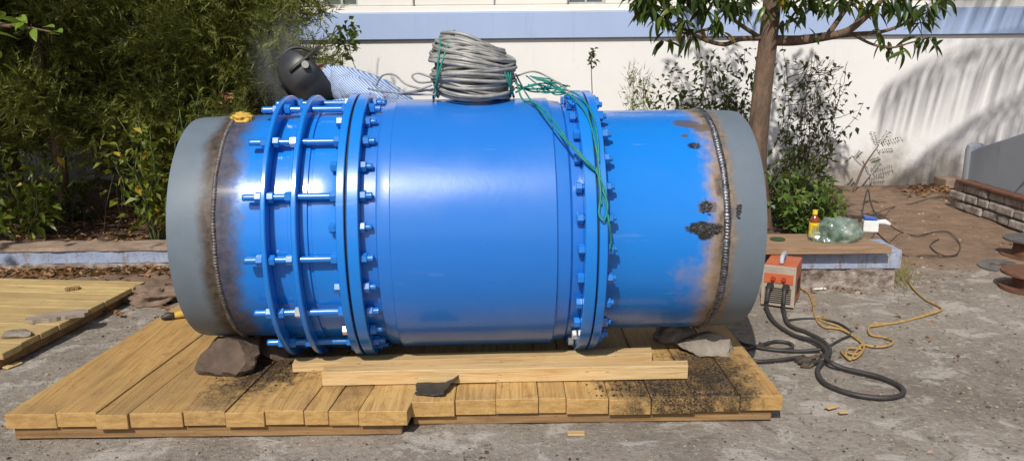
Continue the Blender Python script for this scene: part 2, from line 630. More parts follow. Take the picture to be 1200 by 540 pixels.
def wall_mat(name, base, dirt=0.5, stain_z=0.0, warm=(0.30, 0.26, 0.20)):
    t = NT(name)
    pos = t.coord('World')
    f = t.noise(pos, 1.4, 6, 0.65)
    c = t.mix(t.mapr(f, 0.35, 0.7, 0.0, 0.35), base, tuple(x * 0.86 for x in base))
    dr = t.noise(t.coord('World', (5, 5, 0.5)), 2.0, 6, 0.65)
    c = t.mix(t.mapr(dr, 0.57, 0.78, 0, dirt * 0.6), c, tuple(x * 0.62 for x in base))
    fl = t.noise(pos, 9, 6, 0.7)
    c = t.mix(t.mapr(fl, 0.63, 0.72, 0, 0.35 * dirt), c, (0.42, 0.40, 0.36))
    if stain_z:
        sx = t.n('SeparateXYZ')
        t.L.new(t.n('NewGeometry').outputs['Position'], sx.inputs[0])
        zz = t.math('ADD', sx.outputs['Z'], t.math('MULTIPLY', t.math('SUBTRACT', t.noise(pos, 2.6, 6, 0.7), 0.5), -stain_z * 1.5))
        c = t.mix(t.mapr(zz, stain_z * 0.15, stain_z, 0.85, 0), c, t.ramp(fl, [(0.35, (0.16, 0.13, 0.10)), (0.7, warm)]))
    h = t.math('ADD', t.math('MULTIPLY', t.noise(pos, 12, 5, 0.6), 0.6), t.math('MULTIPLY', t.noise(pos, 90, 4, 0.6), 0.4))
    t.bsdf(c, 0.88, 0, t.bump(h, 0.22, 0.012), 0.2)
    return t.m


M['wall'] = wall_mat('white_limewash', (0.755, 0.745, 0.725), 0.5, 0.55)
M['wall_up'] = wall_mat('cream_limewash', (0.80, 0.775, 0.72), 0.35)
M['band'] = wall_mat('faded_blue_paint', (0.36, 0.455, 0.66), 0.45)
def kerb_mat():
    t = NT('chalky_blue_paint')
    pos = t.coord('World')
    a = t.noise(pos, 3.5, 7, 0.72, 0.5)
    b = t.noise(t.coord('World', (6, 6, 1.5)), 3, 6, 0.7)
    f = t.noise(pos, 45, 4, 0.7)
    c = t.ramp(a, [(0.35, (0.235, 0.285, 0.40)), (0.65, (0.33, 0.37, 0.47))])
    c = t.mix(t.mapr(b, 0.50, 0.66, 0, 0.75), c, (0.20, 0.165, 0.13))
    c = t.mix(t.mapr(a, 0.58, 0.66, 0, 0.6), c, (0.44, 0.42, 0.39))
    c = t.mix(t.mapr(f, 0.56, 0.68, 0, 0.5), c, (0.14, 0.115, 0.09))
    t.bsdf(c, 0.9, 0, t.bump(t.math('ADD', a, f), 0.6, 0.012), 0.2)
    return t.m


M['kerb_blue'] = kerb_mat()
M['parapet'] = wall_mat('shaded_parapet_wash', (0.28, 0.30, 0.335), 1.0, 0.0)  # dirty bluish-grey wash, base colour darkened further to stand in for palm shade
M['rubble'] = simple('rubble_masonry', (0.42, 0.37, 0.32), (0.075, 0.038, 0.026), 17, 0.9, 0, 1.0, 16, 0.03, which='World')
M['soil'] = simple('garden_soil', (0.13, 0.078, 0.045), (0.05, 0.03, 0.018), 9, 0.95, 0, 1.0, 22, 0.03, which='World')
M['soil_cap'] = simple('dusty_mortar', (0.36, 0.27, 0.20), (0.20, 0.13, 0.09), 8, 0.95, 0, 0.7, 30, 0.01, which='World')
M['rock'] = simple('brown_rock', (0.145, 0.10, 0.07), (0.04, 0.026, 0.018), 7, 0.85, 0, 0.8, 22, 0.015)
M['rock_b'] = simple('broken_concrete', (0.30, 0.26, 0.21), (0.14, 0.11, 0.085), 9, 0.9, 0, 0.9, 30, 0.012)
M['bark'] = simple('brown_bark', (0.20, 0.13, 0.085), (0.075, 0.047, 0.030), 18, 0.85, 0, 1.0, 34, 0.02, stretch=(1, 1, 0.3))
M['twig'] = simple('dry_twig', (0.15, 0.105, 0.07), (0.06, 0.04, 0.027), 14, 0.85)
M['green_stem'] = simple('green_stem', (0.12, 0.15, 0.05), (0.07, 0.08, 0.03), 14, 0.6)
M['mango'] = leaf_mat('mango_leaf', (0.012, 0.030, 0.010), (0.085, 0.135, 0.028), (0.30, 0.17, 0.02), 3.0, 0.28, 0.32)
M['conifer'] = leaf_mat('conifer_spray', (0.042, 0.062, 0.013), (0.34, 0.35, 0.080), None, 2.6, 0.48, 0.6, 0.45)
M['shrub'] = leaf_mat('yellow_green_leaf', (0.05, 0.095, 0.014), (0.26, 0.29, 0.035), (0.50, 0.36, 0.04), 3.0, 0.40, 0.4)
M['wall_shrub'] = leaf_mat('dark_shrub_leaf', (0.014, 0.024, 0.008), (0.07, 0.09, 0.028), None, 3.0, 0.3, 0.45)
M['bush'] = leaf_mat('bush_leaf', (0.035, 0.085, 0.016), (0.18, 0.26, 0.055), (0.48, 0.50, 0.18), 4.0, 0.32, 0.35)
M['dark_bush'] = leaf_mat('shade_leaf', (0.012, 0.026, 0.008), (0.055, 0.085, 0.022), None, 3.0, 0.3, 0.4)
M['palm'] = leaf_mat('palm_leaflet', (0.03, 0.06, 0.012), (0.10, 0.15, 0.03), None, 3.0, 0.3, 0.4)
M['dry_leaf'] = leaf_mat('dry_leaf', (0.09, 0.040, 0.018), (0.36, 0.19, 0.085), None, 5.0, 0.15, 0.7, 0.8)
M['grass_dry'] = leaf_mat('straw_grass', (0.18, 0.14, 0.05), (0.40, 0.34, 0.15), None, 5.0, 0.3, 0.6)
M['chips'] = leaf_mat('mixed_debris', (0.03, 0.024, 0.02), (0.34, 0.27, 0.20), None, 9.0, 0.0, 0.85, 0.9)
M['soot_chips'] = simple('charcoal', (0.03, 0.028, 0.026), (0.006, 0.006, 0.006), 30, 0.8)
M['cable'] = simple('black_rubber', (0.045, 0.040, 0.036), (0.022, 0.02, 0.018), 20, 0.55)
M['coil'] = NT('grey_cable')
_t = M['coil']
_f = _t.noise(_t.coord('Object'), 16, 4, 0.6)
_t.bsdf(_t.ramp(_f, [(0.3, (0.17, 0.17, 0.165)), (0.7, (0.37, 0.36, 0.335))]), 0.45, 0.1, None, 0.5)
M['coil'] = _t.m
M['twine'] = simple('green_twine', (0.015, 0.26, 0.20), (0.008, 0.15, 0.12), 30, 0.5, 0, 0.3, 120, 0.002)
M['rope'] = simple('yellow_rope', (0.48, 0.31, 0.10), (0.26, 0.15, 0.05), 60, 0.8, 0, 0.8, 160, 0.003)

# ================================================================== THE SETTING
# ground: one sheet, finely divided where the camera looks
xs = np.concatenate([np.linspace(-90, -6, 12)[:-1], np.arange(-6, 6.01, 0.055), np.linspace(6, 90, 12)[1:]])
ys = np.concatenate([np.linspace(-60, 1.6, 10)[:-1], np.arange(1.6, 9.0, 0.055), np.linspace(9.0, 120, 10)[1:]])
gv, gf = [], []
for y in ys:
    for x in xs:
        z = 0.0
        if -6 <= x <= 6 and 1.6 <= y <= 9:
            z = 0.010 * fbm((x, y, 0), 1.3, 3) + 0.005 * fbm((x, y, 5), 6, 3)
            z = max(-0.014, min(0.012, z)) - 0.004
            if y > 5.2:
                z += 0.012 * fbm((x, y, 9), 3, 3)
        gv.append((x, y, z))
nx = len(xs)
for j in range(len(ys) - 1):
    for i in range(nx - 1):
        gf.append((j * nx + i, j * nx + i + 1, (j + 1) * nx + i + 1, (j + 1) * nx + i))
mb = MB()
mb.add(gv, gf)
tag(mb.build('ground', M['ground'], smooth=True), 'worn grey concrete yard running into brown dirt', 'ground', kind='structure')

# building behind: lower wall, blue band with drip edge, panelled upper wall with small windows
WY = 8.7
bld = thing('building', 'long white building wall with faded blue band and small high windows', 'building', (0, WY, 0))


def wbox(name, x0, x1, y0, y1, z0, z1, mat, parent, bevel=0.004):
    m_ = MB()
    m_.box(((x0 + x1) / 2, (y0 + y1) / 2, (z0 + z1) / 2), (x1 - x0, y1 - y0, z1 - z0))
    return m_.build(name, mat, parent, bevel=bevel, bseg=1)


ZB0, ZB1, ZTOP = 1.625, 1.905, 4.6
wbox('wall', -16, 16, 0, 0.3, -0.2, ZB0, M['wall'], bld)
wbox('blue_band', -16, 16, -0.045, 0.3, ZB0 + 0.002, ZB1, M['band'], bld, 0.008)
wx = [D(p, 5, WY).x for p in (378, 419, 484, 579, 665, 710)]
w1a, w1b, j1, j2, w2a, w2b = wx
ZW0, ZW1 = 1.975, 2.55
wbox('sill_course', -16, 16, -0.012, 0.3, ZB1 + 0.002, ZW0, M['wall_up'], bld)
cuts = [(-16, w1a - 2.4)] + [(w1b - 2.4 , w1a), (w1b, j1), (j1 + 0.018, j2), (j2 + 0.018, w2a), (w2b, w2b + 2.1), (w2b + 2.1 + w2b - w2a, 16)]
for (a, b) in cuts:
    wbox('wall_panel', a, b, 0, 0.3, ZW0 + 0.002, ZW1, M['wall_up'], bld, 0.01)
wbox('upper_wall', -16, 16, 0.004, 0.3, ZW1 + 0.002, ZTOP, M['wall_up'], bld)
M['frame'] = simple('grey_window_frame', (0.42, 0.42, 0.40), (0.30, 0.30, 0.28), 14, 0.6)
tg = NT('dusty_glass')
tg.bsdf((0.10, 0.12, 0.13), 0.25, 0, None, 0.6)
M['glass'] = tg.m
for (a, b) in ((w1a - 2.4, w1b - 2.4), (w1a, w1b), (w2a, w2b), (w2b + 2.1, w2b + 2.1 + w2b - w2a)):
    f_ = MB()
    t_ = 0.03
    for (x0, x1, z0, z1) in ((a, a + t_, ZW0 + .004, ZW1), (b - t_, b, ZW0 + .004, ZW1), (a + t_, b - t_, ZW0 + .004, ZW0 + t_), (a + t_, b - t_, ZW1 - t_, ZW1), ((a + b) / 2 - .012, (a + b) / 2 + .012, ZW0 + t_, ZW1 - t_)):
        f_.box(((x0 + x1) / 2, 0.12, (z0 + z1) / 2), (x1 - x0, 0.05, z1 - z0))
    fo = f_.build('window', M['frame'], bld)
    g_ = MB()
    g_.box(((a + b) / 2, 0.135, (ZW0 + ZW1) / 2), (b - a - 0.02, 0.008, ZW1 - ZW0 - 0.02))
    g_.build('pane', M['glass'], fo)

# soil beds
def bed(name, x0, x1, y0, y1, z, amp, label):
    m_ = MB()
    nx_, ny_ = max(2, int((x1 - x0) / 0.07)), max(2, int((y1 - y0) / 0.07))
    vs, fs = [], []
    for j in range(ny_ + 1):
        for i in range(nx_ + 1):
            x, y = x0 + (x1 - x0) * i / nx_, y0 + (y1 - y0) * j / ny_
            vs.append((x, y, z + amp * fbm((x, y, z), 3.5, 4)))
    for j in range(ny_):
        for i in range(nx_):
            a = j * (nx_ + 1) + i
            fs.append((a, a + 1, a + nx_ + 2, a + nx_ + 1))
    m_.add(vs, fs)
    return tag(m_.build(name, M['soil'], smooth=True), label, 'soil', kind='structure')


bed('soil_bed', -8.0, -0.6, 5.62, 8.68, 0.12, 0.05, 'dark soil bed under the conifer hedge')
bed('soil_bed', 0.35, 2.28, 5.16, 6.3, 0.20, 0.03, 'soil bed behind the board seat')

# left planter kerb: blue face, mortar cap, rubble foot
kerb = thing('planter_kerb', 'low chalky blue planter kerb in front of the conifer hedge', 'kerb', (0, 5.52, 0))


def rough_bar(name, x0, x1, y0, y1, z0, z1, mat, parent, amp=0.012, step=0.06, sc=7.0, seed=0, smooth=True):
    nxs = int((x1 - x0) / step)
    vs, fs = [], []
    prof = []
    k = 3
    for i in range(k):
        prof.append((y0, z0 + (z1 - z0) * i / (k - 1)))
    for i in range(1, k):
        prof.append((y0 + (y1 - y0) * i / (k - 1), z1))
    prof.append((y1, z0))
    n = len(prof)
    for i in range(nxs + 1):
        x = x0 + (x1 - x0) * i / nxs
        for (y, z) in prof:
            d = mnoise.noise_vector(Vector((x, y * 3, z * 3 + seed)) * sc)
            d2 = mnoise.noise_vector(Vector((x, y * 3, z * 3 + seed)) * sc * 2.7)
            vs.append((x + 0.3 * amp * d.x, y + amp * d.y + amp * 0.5 * d2.y, z + (amp * 0.7 * d.z if z > z0 + 1e-4 else 0)))
    for i in range(nxs):
        for k in range(n - 1):
            a = i * n + k
            fs.append((a, a + n, a + n + 1, a + 1))
    fs.append(tuple(range(n)))
    fs.append(tuple(nxs * n + k for k in range(n - 1, -1, -1)))
    m_ = MB()
    m_.add(vs, fs)
    return m_.build(name, mat, parent, smooth=smooth, auto=40)


rough_bar('footing', -8, -0.55, -0.05, 0.18, -0.05, 0.035, M['rubble'], kerb, 0.02, 0.05)
rough_bar('blue_face', -8, -0.55, -0.005, 0.17, 0.036, 0.125, M['kerb_blue'], kerb, 0.008, 0.06, seed=3)
rough_bar('mortar_cap', -8, -0.55, -0.015, 0.22, 0.127, 0.150, M['soil_cap'], kerb, 0.014, 0.05, seed=8)

# ================================================================== THE BLUE PIPE ASSEMBLY
pipe = thing('pipe_assembly', 'huge blue bolted pipe joint with bare grey ends and charred welds', 'pipe', (0, 0, 0))
pipe.matrix_world = Matrix.Translation((0, PY0, 0)) @ Matrix.Rotation(PYAW, 4, 'Z')
PZ = PZ0


def ringprof(s0, s1, ri, ro, b=0.004):
    return [(s0, ri), (s0, ro - b), (s0 + b, ro), (s1 - b, ro), (s1, ro - b), (s1, ri)]


def axis_part(name, mb_, mat, parent=pipe, auto=30):
    o = mb_.build(name, mat, parent, smooth=True, auto=auto)
    o.location = (0, 0, PZ)
    return o


NS = 128
# grey ends (open tubes, wall 14 mm)
sLe, sRe = S(194, 0.50), S(899.5, 0.50)
m_ = MB(); m_.lathe([(sLe, 0.482), (sLe, 0.4965), (sLe + 0.02, 0.500), (s_wl - 0.008, RP), (s_wl - 0.008, RP - 0.014)], NS, closed=True)
axis_part('pipe_end', m_, M['grey_l'])['label'] = 'bare grey pipe end beside the soot blackened weld'
m_ = MB(); m_.lathe([(s_wr + 0.008, RP - 0.014), (s_wr + 0.008, RP), (sRe - 0.02, 0.502), (sRe, 0.4985), (sRe, 0.484)], NS, closed=True)
axis_part('pipe_end', m_, M['grey_r'])['label'] = 'bare grey pipe end beside the shiny scorched weld'

# flange stations
s_r1a, s_r1b = S(303.5, RF), S(309.5, RF)
s_r2a, s_r2b = S(339.5, RF), S(346, RF)
s_f3a, s_f3b = S(393, RF), S(402.6, RF)
s_f4a, s_f4b = S(405.8, RF), S(419.5, RF)
s_ba, s_bb = S(456, RB), S(654, RB)
s_f5a, s_f5b = S(686.5, RF), S(700.5, RF)
s_f6a, s_f6b = S(703, RF), S(713, RF)

m_ = MB(); m_.lathe([(s_wl + 0.008, RP - 0.014), (s_wl + 0.008, RP), (s_f3b - 0.05, RP), (s_f3b - 0.05, RP - 0.014)], NS, closed=True)
axis_part('pipe_section', m_, M['azure_l'])['label'] = 'azure pipe section running through the clamp rings'
m_ = MB(); m_.lathe([(s_f6b - 0.012, RP - 0.014), (s_f6b - 0.012, RP + 0.012), (s_f6b + 0.02, RP), (s_wr - 0.008, RP), (s_wr - 0.008, RP - 0.014)], NS, closed=True)
axis_part('pipe_section', m_, M['azure_r'])['label'] = 'azure pipe section with scorched paint beside the weld'


def weld(s0, mat, amp, width, seed):
    n, k = 1500, 7
    vs, fs = [], []
    ph = 0.0
    for i in range(n):
        a = 2 * PI * i / n
        ph += 1.05 + 0.4 * fbm((math.cos(a) * 30, math.sin(a) * 30, seed), 1, 2)
        rip = 0.5 + 0.5 * math.sin(ph)
        nz = fbm((math.cos(a) * 6, math.sin(a) * 6, seed), 1.5, 4)
        off = 0.003 * fbm((math.cos(a) * 3, math.sin(a) * 3, seed + 4), 1.2, 3)
        w = width * (1 + 0.12 * nz + 0.10 * rip)
        h = amp * (1 + 0.10 * nz + 0.30 * rip)
        for j in range(k):
            u = -1 + 2 * j / (k - 1)
            r = RP - 0.004 + h * (1 - u * u) ** 0.7 + 0.0012 * fbm((i * 0.7, j * 1.3, seed), 1, 2)
            s_ = s0 + off + w * u + 0.002 * math.sin(ph) * (1 - u * u)
            vs.append((s_, -r * math.cos(a), r * math.sin(a)))
    for i in range(n):
        b = (i + 1) % n
        for j in range(k - 1):
            fs.append((i * k + j, i * k + j + 1, b * k + j + 1, b * k + j))
    q = MB(); q.add(vs, fs)
    return axis_part('weld_bead', q, mat, auto=60)


weld(s_wl, M['weld_l'], 0.010, 0.011, 2.0)
weld(s_wr, M['weld_r'], 0.012, 0.017, 7.0)

# clamp rings, sleeves, flanges, gaskets, body
m_ = MB(); m_.lathe(ringprof(s_r1a, s_r1b, RP + 0.001, 0.594), NS, closed=True); axis_part('clamp_ring', m_, M['azure'])
m_ = MB(); m_.lathe(ringprof(s_r2a, s_r2b, RP + 0.001, 0.594), NS, closed=True); axis_part('clamp_ring', m_, M['azure'])
m_ = MB(); m_.lathe([(s_r1b + 0.001, RP + 0.001), (s_r1b + 0.001, RP + 0.012), (s_r2a - 0.03, RP + 0.012), (s_r2a - 0.026, RP + 0.022), (s_r2a - 0.001, RP + 0.022), (s_r2a - 0.001, RP + 0.001)], NS, closed=True); axis_part('gland_sleeve', m_, M['azure'])
m_ = MB(); m_.lathe([(s_r2b + 0.001, RP + 0.002), (s_r2b + 0.001, RP + 0.027), (s_r2b + 0.030, RP + 0.027), (s_r2b + 0.033, RP + 0.017), (s_r2b + 0.045, RP + 0.017), (s_r2b + 0.048, RP + 0.024), (s_f3a - 0.03, RP + 0.024), (s_f3a - 0.001, RP + 0.034), (s_f3a - 0.001, RP + 0.002)], NS, closed=True); axis_part('spigot_sleeve', m_, M['azure'])
for (a, b, ro) in ((s_f3a, s_f3b, RF - 0.001), (s_f4a, s_f4b, RF), (s_f5a, s_f5b, RF), (s_f6a, s_f6b, RF - 0.002)):
    m_ = MB(); m_.lathe(ringprof(a, b, RP - 0.02, ro, 0.003), NS, closed=True); axis_part('flange', m_, M['azure'])
for (a, b) in ((s_f3b + 0.0005, s_f4a - 0.0005), (s_f5b + 0.0005, s_f6a - 0.0005)):
    m_ = MB(); m_.lathe([(a, RP - 0.02), (a, RF - 0.016), (b, RF - 0.016), (b, RP - 0.02)], NS, closed=True); axis_part('gasket', m_, M['gasket'])
sn1, sn2 = S(440, 0.545), S(447, 0.56)
m_ = MB(); m_.lathe([(s_f4b + 0.0005, RP), (s_f4b + 0.0005, 0.540), (sn1, 0.540), (sn1 + 0.006, 0.553), (sn2, 0.5575), (s_ba - 0.0005, 0.5585), (s_ba - 0.0005, RP)], NS, closed=True); axis_part('neck', m_, M['cobalt'])
m_ = MB(); m_.lathe([(s_bb + 0.0005, RP), (s_bb + 0.0005, 0.5585), (S(669, .557), 0.553), (S(672, .55), 0.541), (s_f5a - 0.0005, 0.538), (s_f5a - 0.0005, RP)], NS, closed=True); axis_part('neck', m_, M['cobalt'])
m_ = MB(); m_.lathe([(s_ba, 0.53), (s_ba, RB - 0.004), (s_ba + 0.004, RB), (s_bb - 0.004, RB), (s_bb, RB - 0.004), (s_bb, 0.53)], NS, closed=True); axis_part('body_shell', m_, M['cobalt'])

# studs and nuts
nutm = MB()
af, ln = 0.021, 0.027
prof = [(0, af * 0.95), (0.002, af * 1.08), (ln - 0.003, af * 1.08), (ln, af * 0.93)]
vs, fs = [(0, 0, 0)], []
for (t0, r0) in prof:
    for k in range(6):
        a = PI / 3 * k
        vs.append((t0, -r0 * math.cos(a), r0 * math.sin(a)))
vs.append((ln, 0, 0))
for k in range(6):
    l = (k + 1) % 6
    fs.append((0, 1 + l, 1 + k))
    for i in range(3):
        fs.append((1 + i * 6 + k, 1 + i * 6 + l, 1 + (i + 1) * 6 + l, 1 + (i + 1) * 6 + k))
    fs.append((19 + k, 19 + l, 25))
nutm.add(vs, fs)
_nut = nutm.build('nut', M['stud'], None)
NUT = _nut.data
NUT_W = NUT.copy(); NUT_W.materials.clear(); NUT_W.materials.append(M['bare_nut'])
bpy.data.objects.remove(_nut)


def stud_mesh(L, r, name):
    q = MB()
    prof = [(0, 0.0001), (0, r * 0.8), (0.003, r)]
    n = int(L / 0.006)
    for i in range(n):                       # threads
        z = 0.004 + (L - 0.008) * i / n
        prof.append((z, r if i % 2 else r * 0.93))
    prof += [(L - 0.003, r), (L, r * 0.8), (L, 0.0001)]
    q.lathe(prof, 12)
    o = q.build(name, M['stud'], None, smooth=True, auto=50)
    me = o.data
    bpy.data.objects.remove(o)
    return me


RBOLT = 0.560
ends = {}
sa_long, sb_long = S(284, RBOLT), S(437, RBOLT)
sa_sh, sb_sh = S(387.5, RBOLT), S(437, RBOLT)
sa_r, sb_r = S(678.5, RBOLT), S(723, RBOLT)
ST_LONG = stud_mesh(sb_long - sa_long, 0.0145, 'stud_long')
ST_SH = stud_mesh(sb_sh - sa_sh, 0.0125, 'stud_short')
ST_R = stud_mesh(sb_r - sa_r, 0.0125, 'stud_right')


def stud(me, s0, phi, nuts, rr=RBOLT, white=()):
    o = link('stud_bolt', me, pipe)
    o.location = (s0 + random.uniform(-0.004, 0.004), -rr * math.cos(phi), PZ + rr * math.sin(phi))
    for i, (sn, flip) in enumerate(nuts):
        q = link('nut', NUT_W if i in white else NUT, o)
        q.location = (sn - s0 - (ln if flip else 0), 0, 0)
        q.rotation_euler = (random.uniform(0, 1.05), 0, 0)
    return o


for k in range(14):
    ph = R(-2.1 + 25.714 * k)
    wh = ()
    stud(ST_LONG, sa_long, ph, [(s_r1a - 0.0005, True), (s_r1b + 0.0005, False), (s_r2a - 0.0005, True), (s_f3a - 0.0005, True), (s_f4b + 0.0005, False)],
         white=(2,) if k in (2, 13) else ())
    ph2 = ph + R(12.857)
    stud(ST_SH, sa_sh, ph2, [(s_f3a - 0.0005, True), (s_f4b + 0.0005, False)], white=(0,) if k == 12 else ())
for k in range(28):
    ph = R(12.8 + 12.857 * k)
    stud(ST_R, sa_r, ph, [(s_f5a - 0.0005, True), (s_f6b + 0.0005, False)], white=(0,) if k in (23, 22) else ())

# torn charred paint beside the right weld: small crusts
def crust(px, py, w, h, seed, n=90):
    q = MB()
    rr = random.Random(seed)
    ray_ = ray(px, py)
    # hit on the cylinder
    o = PIPE_M.inverted() @ Vector((0, 0, CH)); d = PIPE_M.to_3x3().inverted() @ ray_
    A = d.y ** 2 + d.z ** 2; B = 2 * (o.y * d.y + o.z * d.z); C_ = o.y ** 2 + o.z ** 2 - RP ** 2
    t = (-B - math.sqrt(max(0, B * B - 4 * A * C_))) / (2 * A)
    P = o + d * t
    a0 = math.atan2(P.z, -P.y)
    for i in range(n):
        ds = rr.gauss(0, w * 0.45); da = rr.gauss(0, h * 0.45) / RP
        s_, a = P.x + ds, a0 + da
        r0 = RP + 0.0006
        sz = rr.uniform(0.003, 0.010)
        an = rr.uniform(0, PI)
        vs = []
        for (u, v, hgt) in ((-1, -.4, 0), (1, -.5, rr.uniform(0, .9)), (.8, .5, rr.uniform(0, .9)), (-.9, .4, 0), (0, 0, rr.uniform(.3, 1))):
            uu = (u * math.cos(an) - v * math.sin(an)) * sz
            vv = (u * math.sin(an) + v * math.cos(an)) * sz * 0.7
            r1 = r0 + hgt * sz * 0.6
            vs.append((s_ + uu, -r1 * math.cos(a + vv / RP), r1 * math.sin(a + vv / RP)))
        q.add(vs, [(0, 1, 4), (1, 2, 4), (2, 3, 4), (3, 0, 4)])
    ob = axis_part('paint_crust', q, M['char'])
    ob['kind'] = 'stuff'


crust(822, 268, 0.045, 0.022, 3, 200)
crust(838, 269, 0.025, 0.022, 13, 110)
crust(827, 243, 0.020, 0.022, 4, 70)
crust(866, 246, 0.008, 0.025, 5, 60)
crust(814, 171, 0.014, 0.008, 6, 25)

# ================================================================== TIMBER PLATFORMS
def platform(name, label, cat_group, edges, yf, yb, yaw, z1, thick, mats, bx, ragged=0.015, skew=0.0):
    """edges: x positions (m, at the front) of the joints; planks run away from the viewer"""
    x0 = edges[0]
    t = thing(name, label, 'platform', (x0, yf, 0), yaw, cat_group)
    for a, b in zip(edges[:-1], edges[1:]):
        q = MB()
        gap = 0.003
        w = b - a - gap
        f0 = random.uniform(-ragged, ragged * 0.4)
        zt = random.uniform(-0.004, 0.003)
        L = (yb - yf) + random.uniform(-0.02, 0.02) - f0
        n = 6
        vs = []
        for i in range(n + 1):
            u = i / n
            y = f0 + L * u
            wz = 0.003 * fbm((a * 3, y, 1), 1.5, 2)
            for (xx, zz) in ((0, z1 - thick), (0, z1), (w, z1), (w, z1 - thick)):
                vs.append((a - x0 + gap / 2 + xx + skew * y + (0.002 * fbm((a, y, xx), 6, 2)), y, zz + zt + wz))
        fs = []
        for i in range(n):
            for k in range(4):
                l = (k + 1) % 4
                fs.append((i * 4 + k, i * 4 + l, i * 4 + 4 + l, i * 4 + 4 + k))
        fs += [(3, 2, 1, 0), tuple(n * 4 + k for k in range(4))]
        q.add(vs, fs)
        q.build('plank', mats[0], t, bevel=0.002, bseg=1)
    for yy in bx:
        q = MB()
        W = edges[-1] - x0
        q.box((W / 2 - 0.01 + skew * yy, yy, (z1 - thick - 0.006) / 2), (W - 0.05, 0.075, z1 - thick - 0.008))
        q.build('bearer', mats[1], t, bevel=0.004, bseg=1)
    return t


zt = 0.12
def front_x(p, py): return G(p, py, zt)
el = [G(p, 482 + (478 - p) * 0.008, zt).x for p in (2, 63, 111, 149, 212, 262, 308, 354, 383, 419, 474)]
el[-1] += 0.01
er = [G(p, 467, zt).x for p in (479, 533, 581, 631, 664, 714, 764, 816, 870, 921)]
yfl, yfr = G(240, 483, zt).y, G(700, 466.5, zt).y
platform('timber_platform', 'yellow plank platform with the dark boulder standing on it', 'plank platforms under the pipe', el, yfl, 4.80, R(0.3), zt, 0.062, (M['deck'], M['bearer']), (0.06, 0.75, 1.45), 0.012, 0.10)
platform('timber_platform', 'charred plank platform with a curled black sheet lying on it', 'plank platforms under the pipe', er, yfr, 4.35, R(0.5), zt - 0.002, 0.066, (M['deck'], M['bearer']), (0.055, 0.7, 1.3))

# third platform away to the side: boards lie crosswise
c0, c1, c2 = G(-60, 331, 0.09), G(168, 330, 0.09), G(2, 414, 0.09)
ang = math.atan2(c1.y - c2.y, c1.x - c2.x)
t3 = thing('board_platform', 'pale yellow board platform with a grey offcut lying on it', 'platform', (c2.x, c2.y, 0), ang - PI / 2)
Ltot = (c1 - c2).length + 0.0
nb = 9
for i in range(nb):
    q = MB()
    w = Ltot / nb
    q.box((-1.0 + random.uniform(-0.01, 0.012), w * (i + 0.5), 0.074 + random.uniform(-0.002, 0.002)), (2.0, w - 0.002, 0.034))
    q.build('board', M['deck_b'], t3, bevel=0.003, bseg=1)
for xx in (-0.07, -1.0, -1.9):
    q = MB(); q.box((xx, Ltot / 2, 0.028), (0.07, Ltot - 0.02, 0.054)); q.build('bearer', M['bearer'], t3, bevel=0.003, bseg=1)

# two fresh timber beams in front of the pipe
def beam(pa, pb, th, dp, z0, label, seed):
    A, B = G(pa[0], pa[1], z0), G(pb[0], pb[1], z0)
    L = (B - A).length
    q = MB()
    n = 14
    vs, fs = [], []
    for i in range(n + 1):
        x = L * i / n
        wob = 0.004 * fbm((x, seed, 0), 1.2, 2)
        wz = 0.003 * fbm((x, seed, 4), 1.2, 2)
        sk = 0.012 * (1 if i == n else 0)
        for (yy, zz) in ((0, 0), (0, th), (dp, th), (dp, 0)):
            vs.append((x + (sk if yy else 0), yy + wob, zz + (wz if zz else 0)))
    for i in range(n):
        for k in range(4):
            l = (k + 1) % 4
            fs.append((i * 4 + k, i * 4 + 4 + k, i * 4 + 4 + l, i * 4 + l))
    fs += [(0, 1, 2, 3), tuple(n * 4 + k for k in range(3, -1, -1))]
    q.add(vs, fs)
    o = q.build('timber_beam', M['timber'], None, bevel=0.003, bseg=2)
    o.location = A + Vector((0, 0, 0.002))
    o.rotation_euler = (0, 0, math.atan2(B.y - A.y, B.x - A.x))
    return tag(o, label, 'beam', 'fresh timber beams on the platforms')


beam((343, 437), (764, 424), 0.042, 0.075, zt, 'pale sawn timber beam lying right under the blue pipe body', 1)
beam((378, 452.5), (806, 444), 0.062, 0.06, zt, 'thicker pale sawn timber beam near the platform front edge', 2)

# ================================================================== ROCKS AND SMALL THINGS ON THE PLATFORMS
def rock(name, label, cat, px, py, z, size, seed, mat, rz=0, flat=0.25, rough=0.35, sub=4, group=None):
    bm = bmesh.new()
    bmesh.ops.create_icosphere(bm, subdivisions=sub, radius=1)
    rr = random.Random(seed)
    planes = [(Vector((rr.gauss(0, 1), rr.gauss(0, 1), rr.gauss(0, 1))).normalized(), rr.uniform(0.55, 0.9)) for _ in range(11)]
    for v in bm.verts:
        p = v.co.copy()
        for (nn, d) in planes:
            e = p.dot(nn) - d
            if e > 0:
                p -= nn * e * 0.9
        p *= 1 + rough * 0.35 * fbm(v.co + Vector((seed, 0, 0)), 1.7, 4) + 0.05 * fbm(v.co + Vector((seed, 3, 0)), 7, 3)
        if p.z < -flat:
            p.z = -flat
        v.co = Vector((p.x * size[0], p.y * size[1], (p.z + flat) * size[2]))
    me = bpy.data.meshes.new(name)
    bm.to_mesh(me); bm.free()
    me.materials.append(mat)
    me.polygons.foreach_set('use_smooth', [True] * len(me.polygons))
    me.set_sharp_from_angle(angle=R(28))
    o = link(name, me)
    P = G(px, py, z)
    o.location = (P.x, P.y, z - 0.003)
    o.rotation_euler = (0, 0, rz)
    return tag(o, label, cat, group)


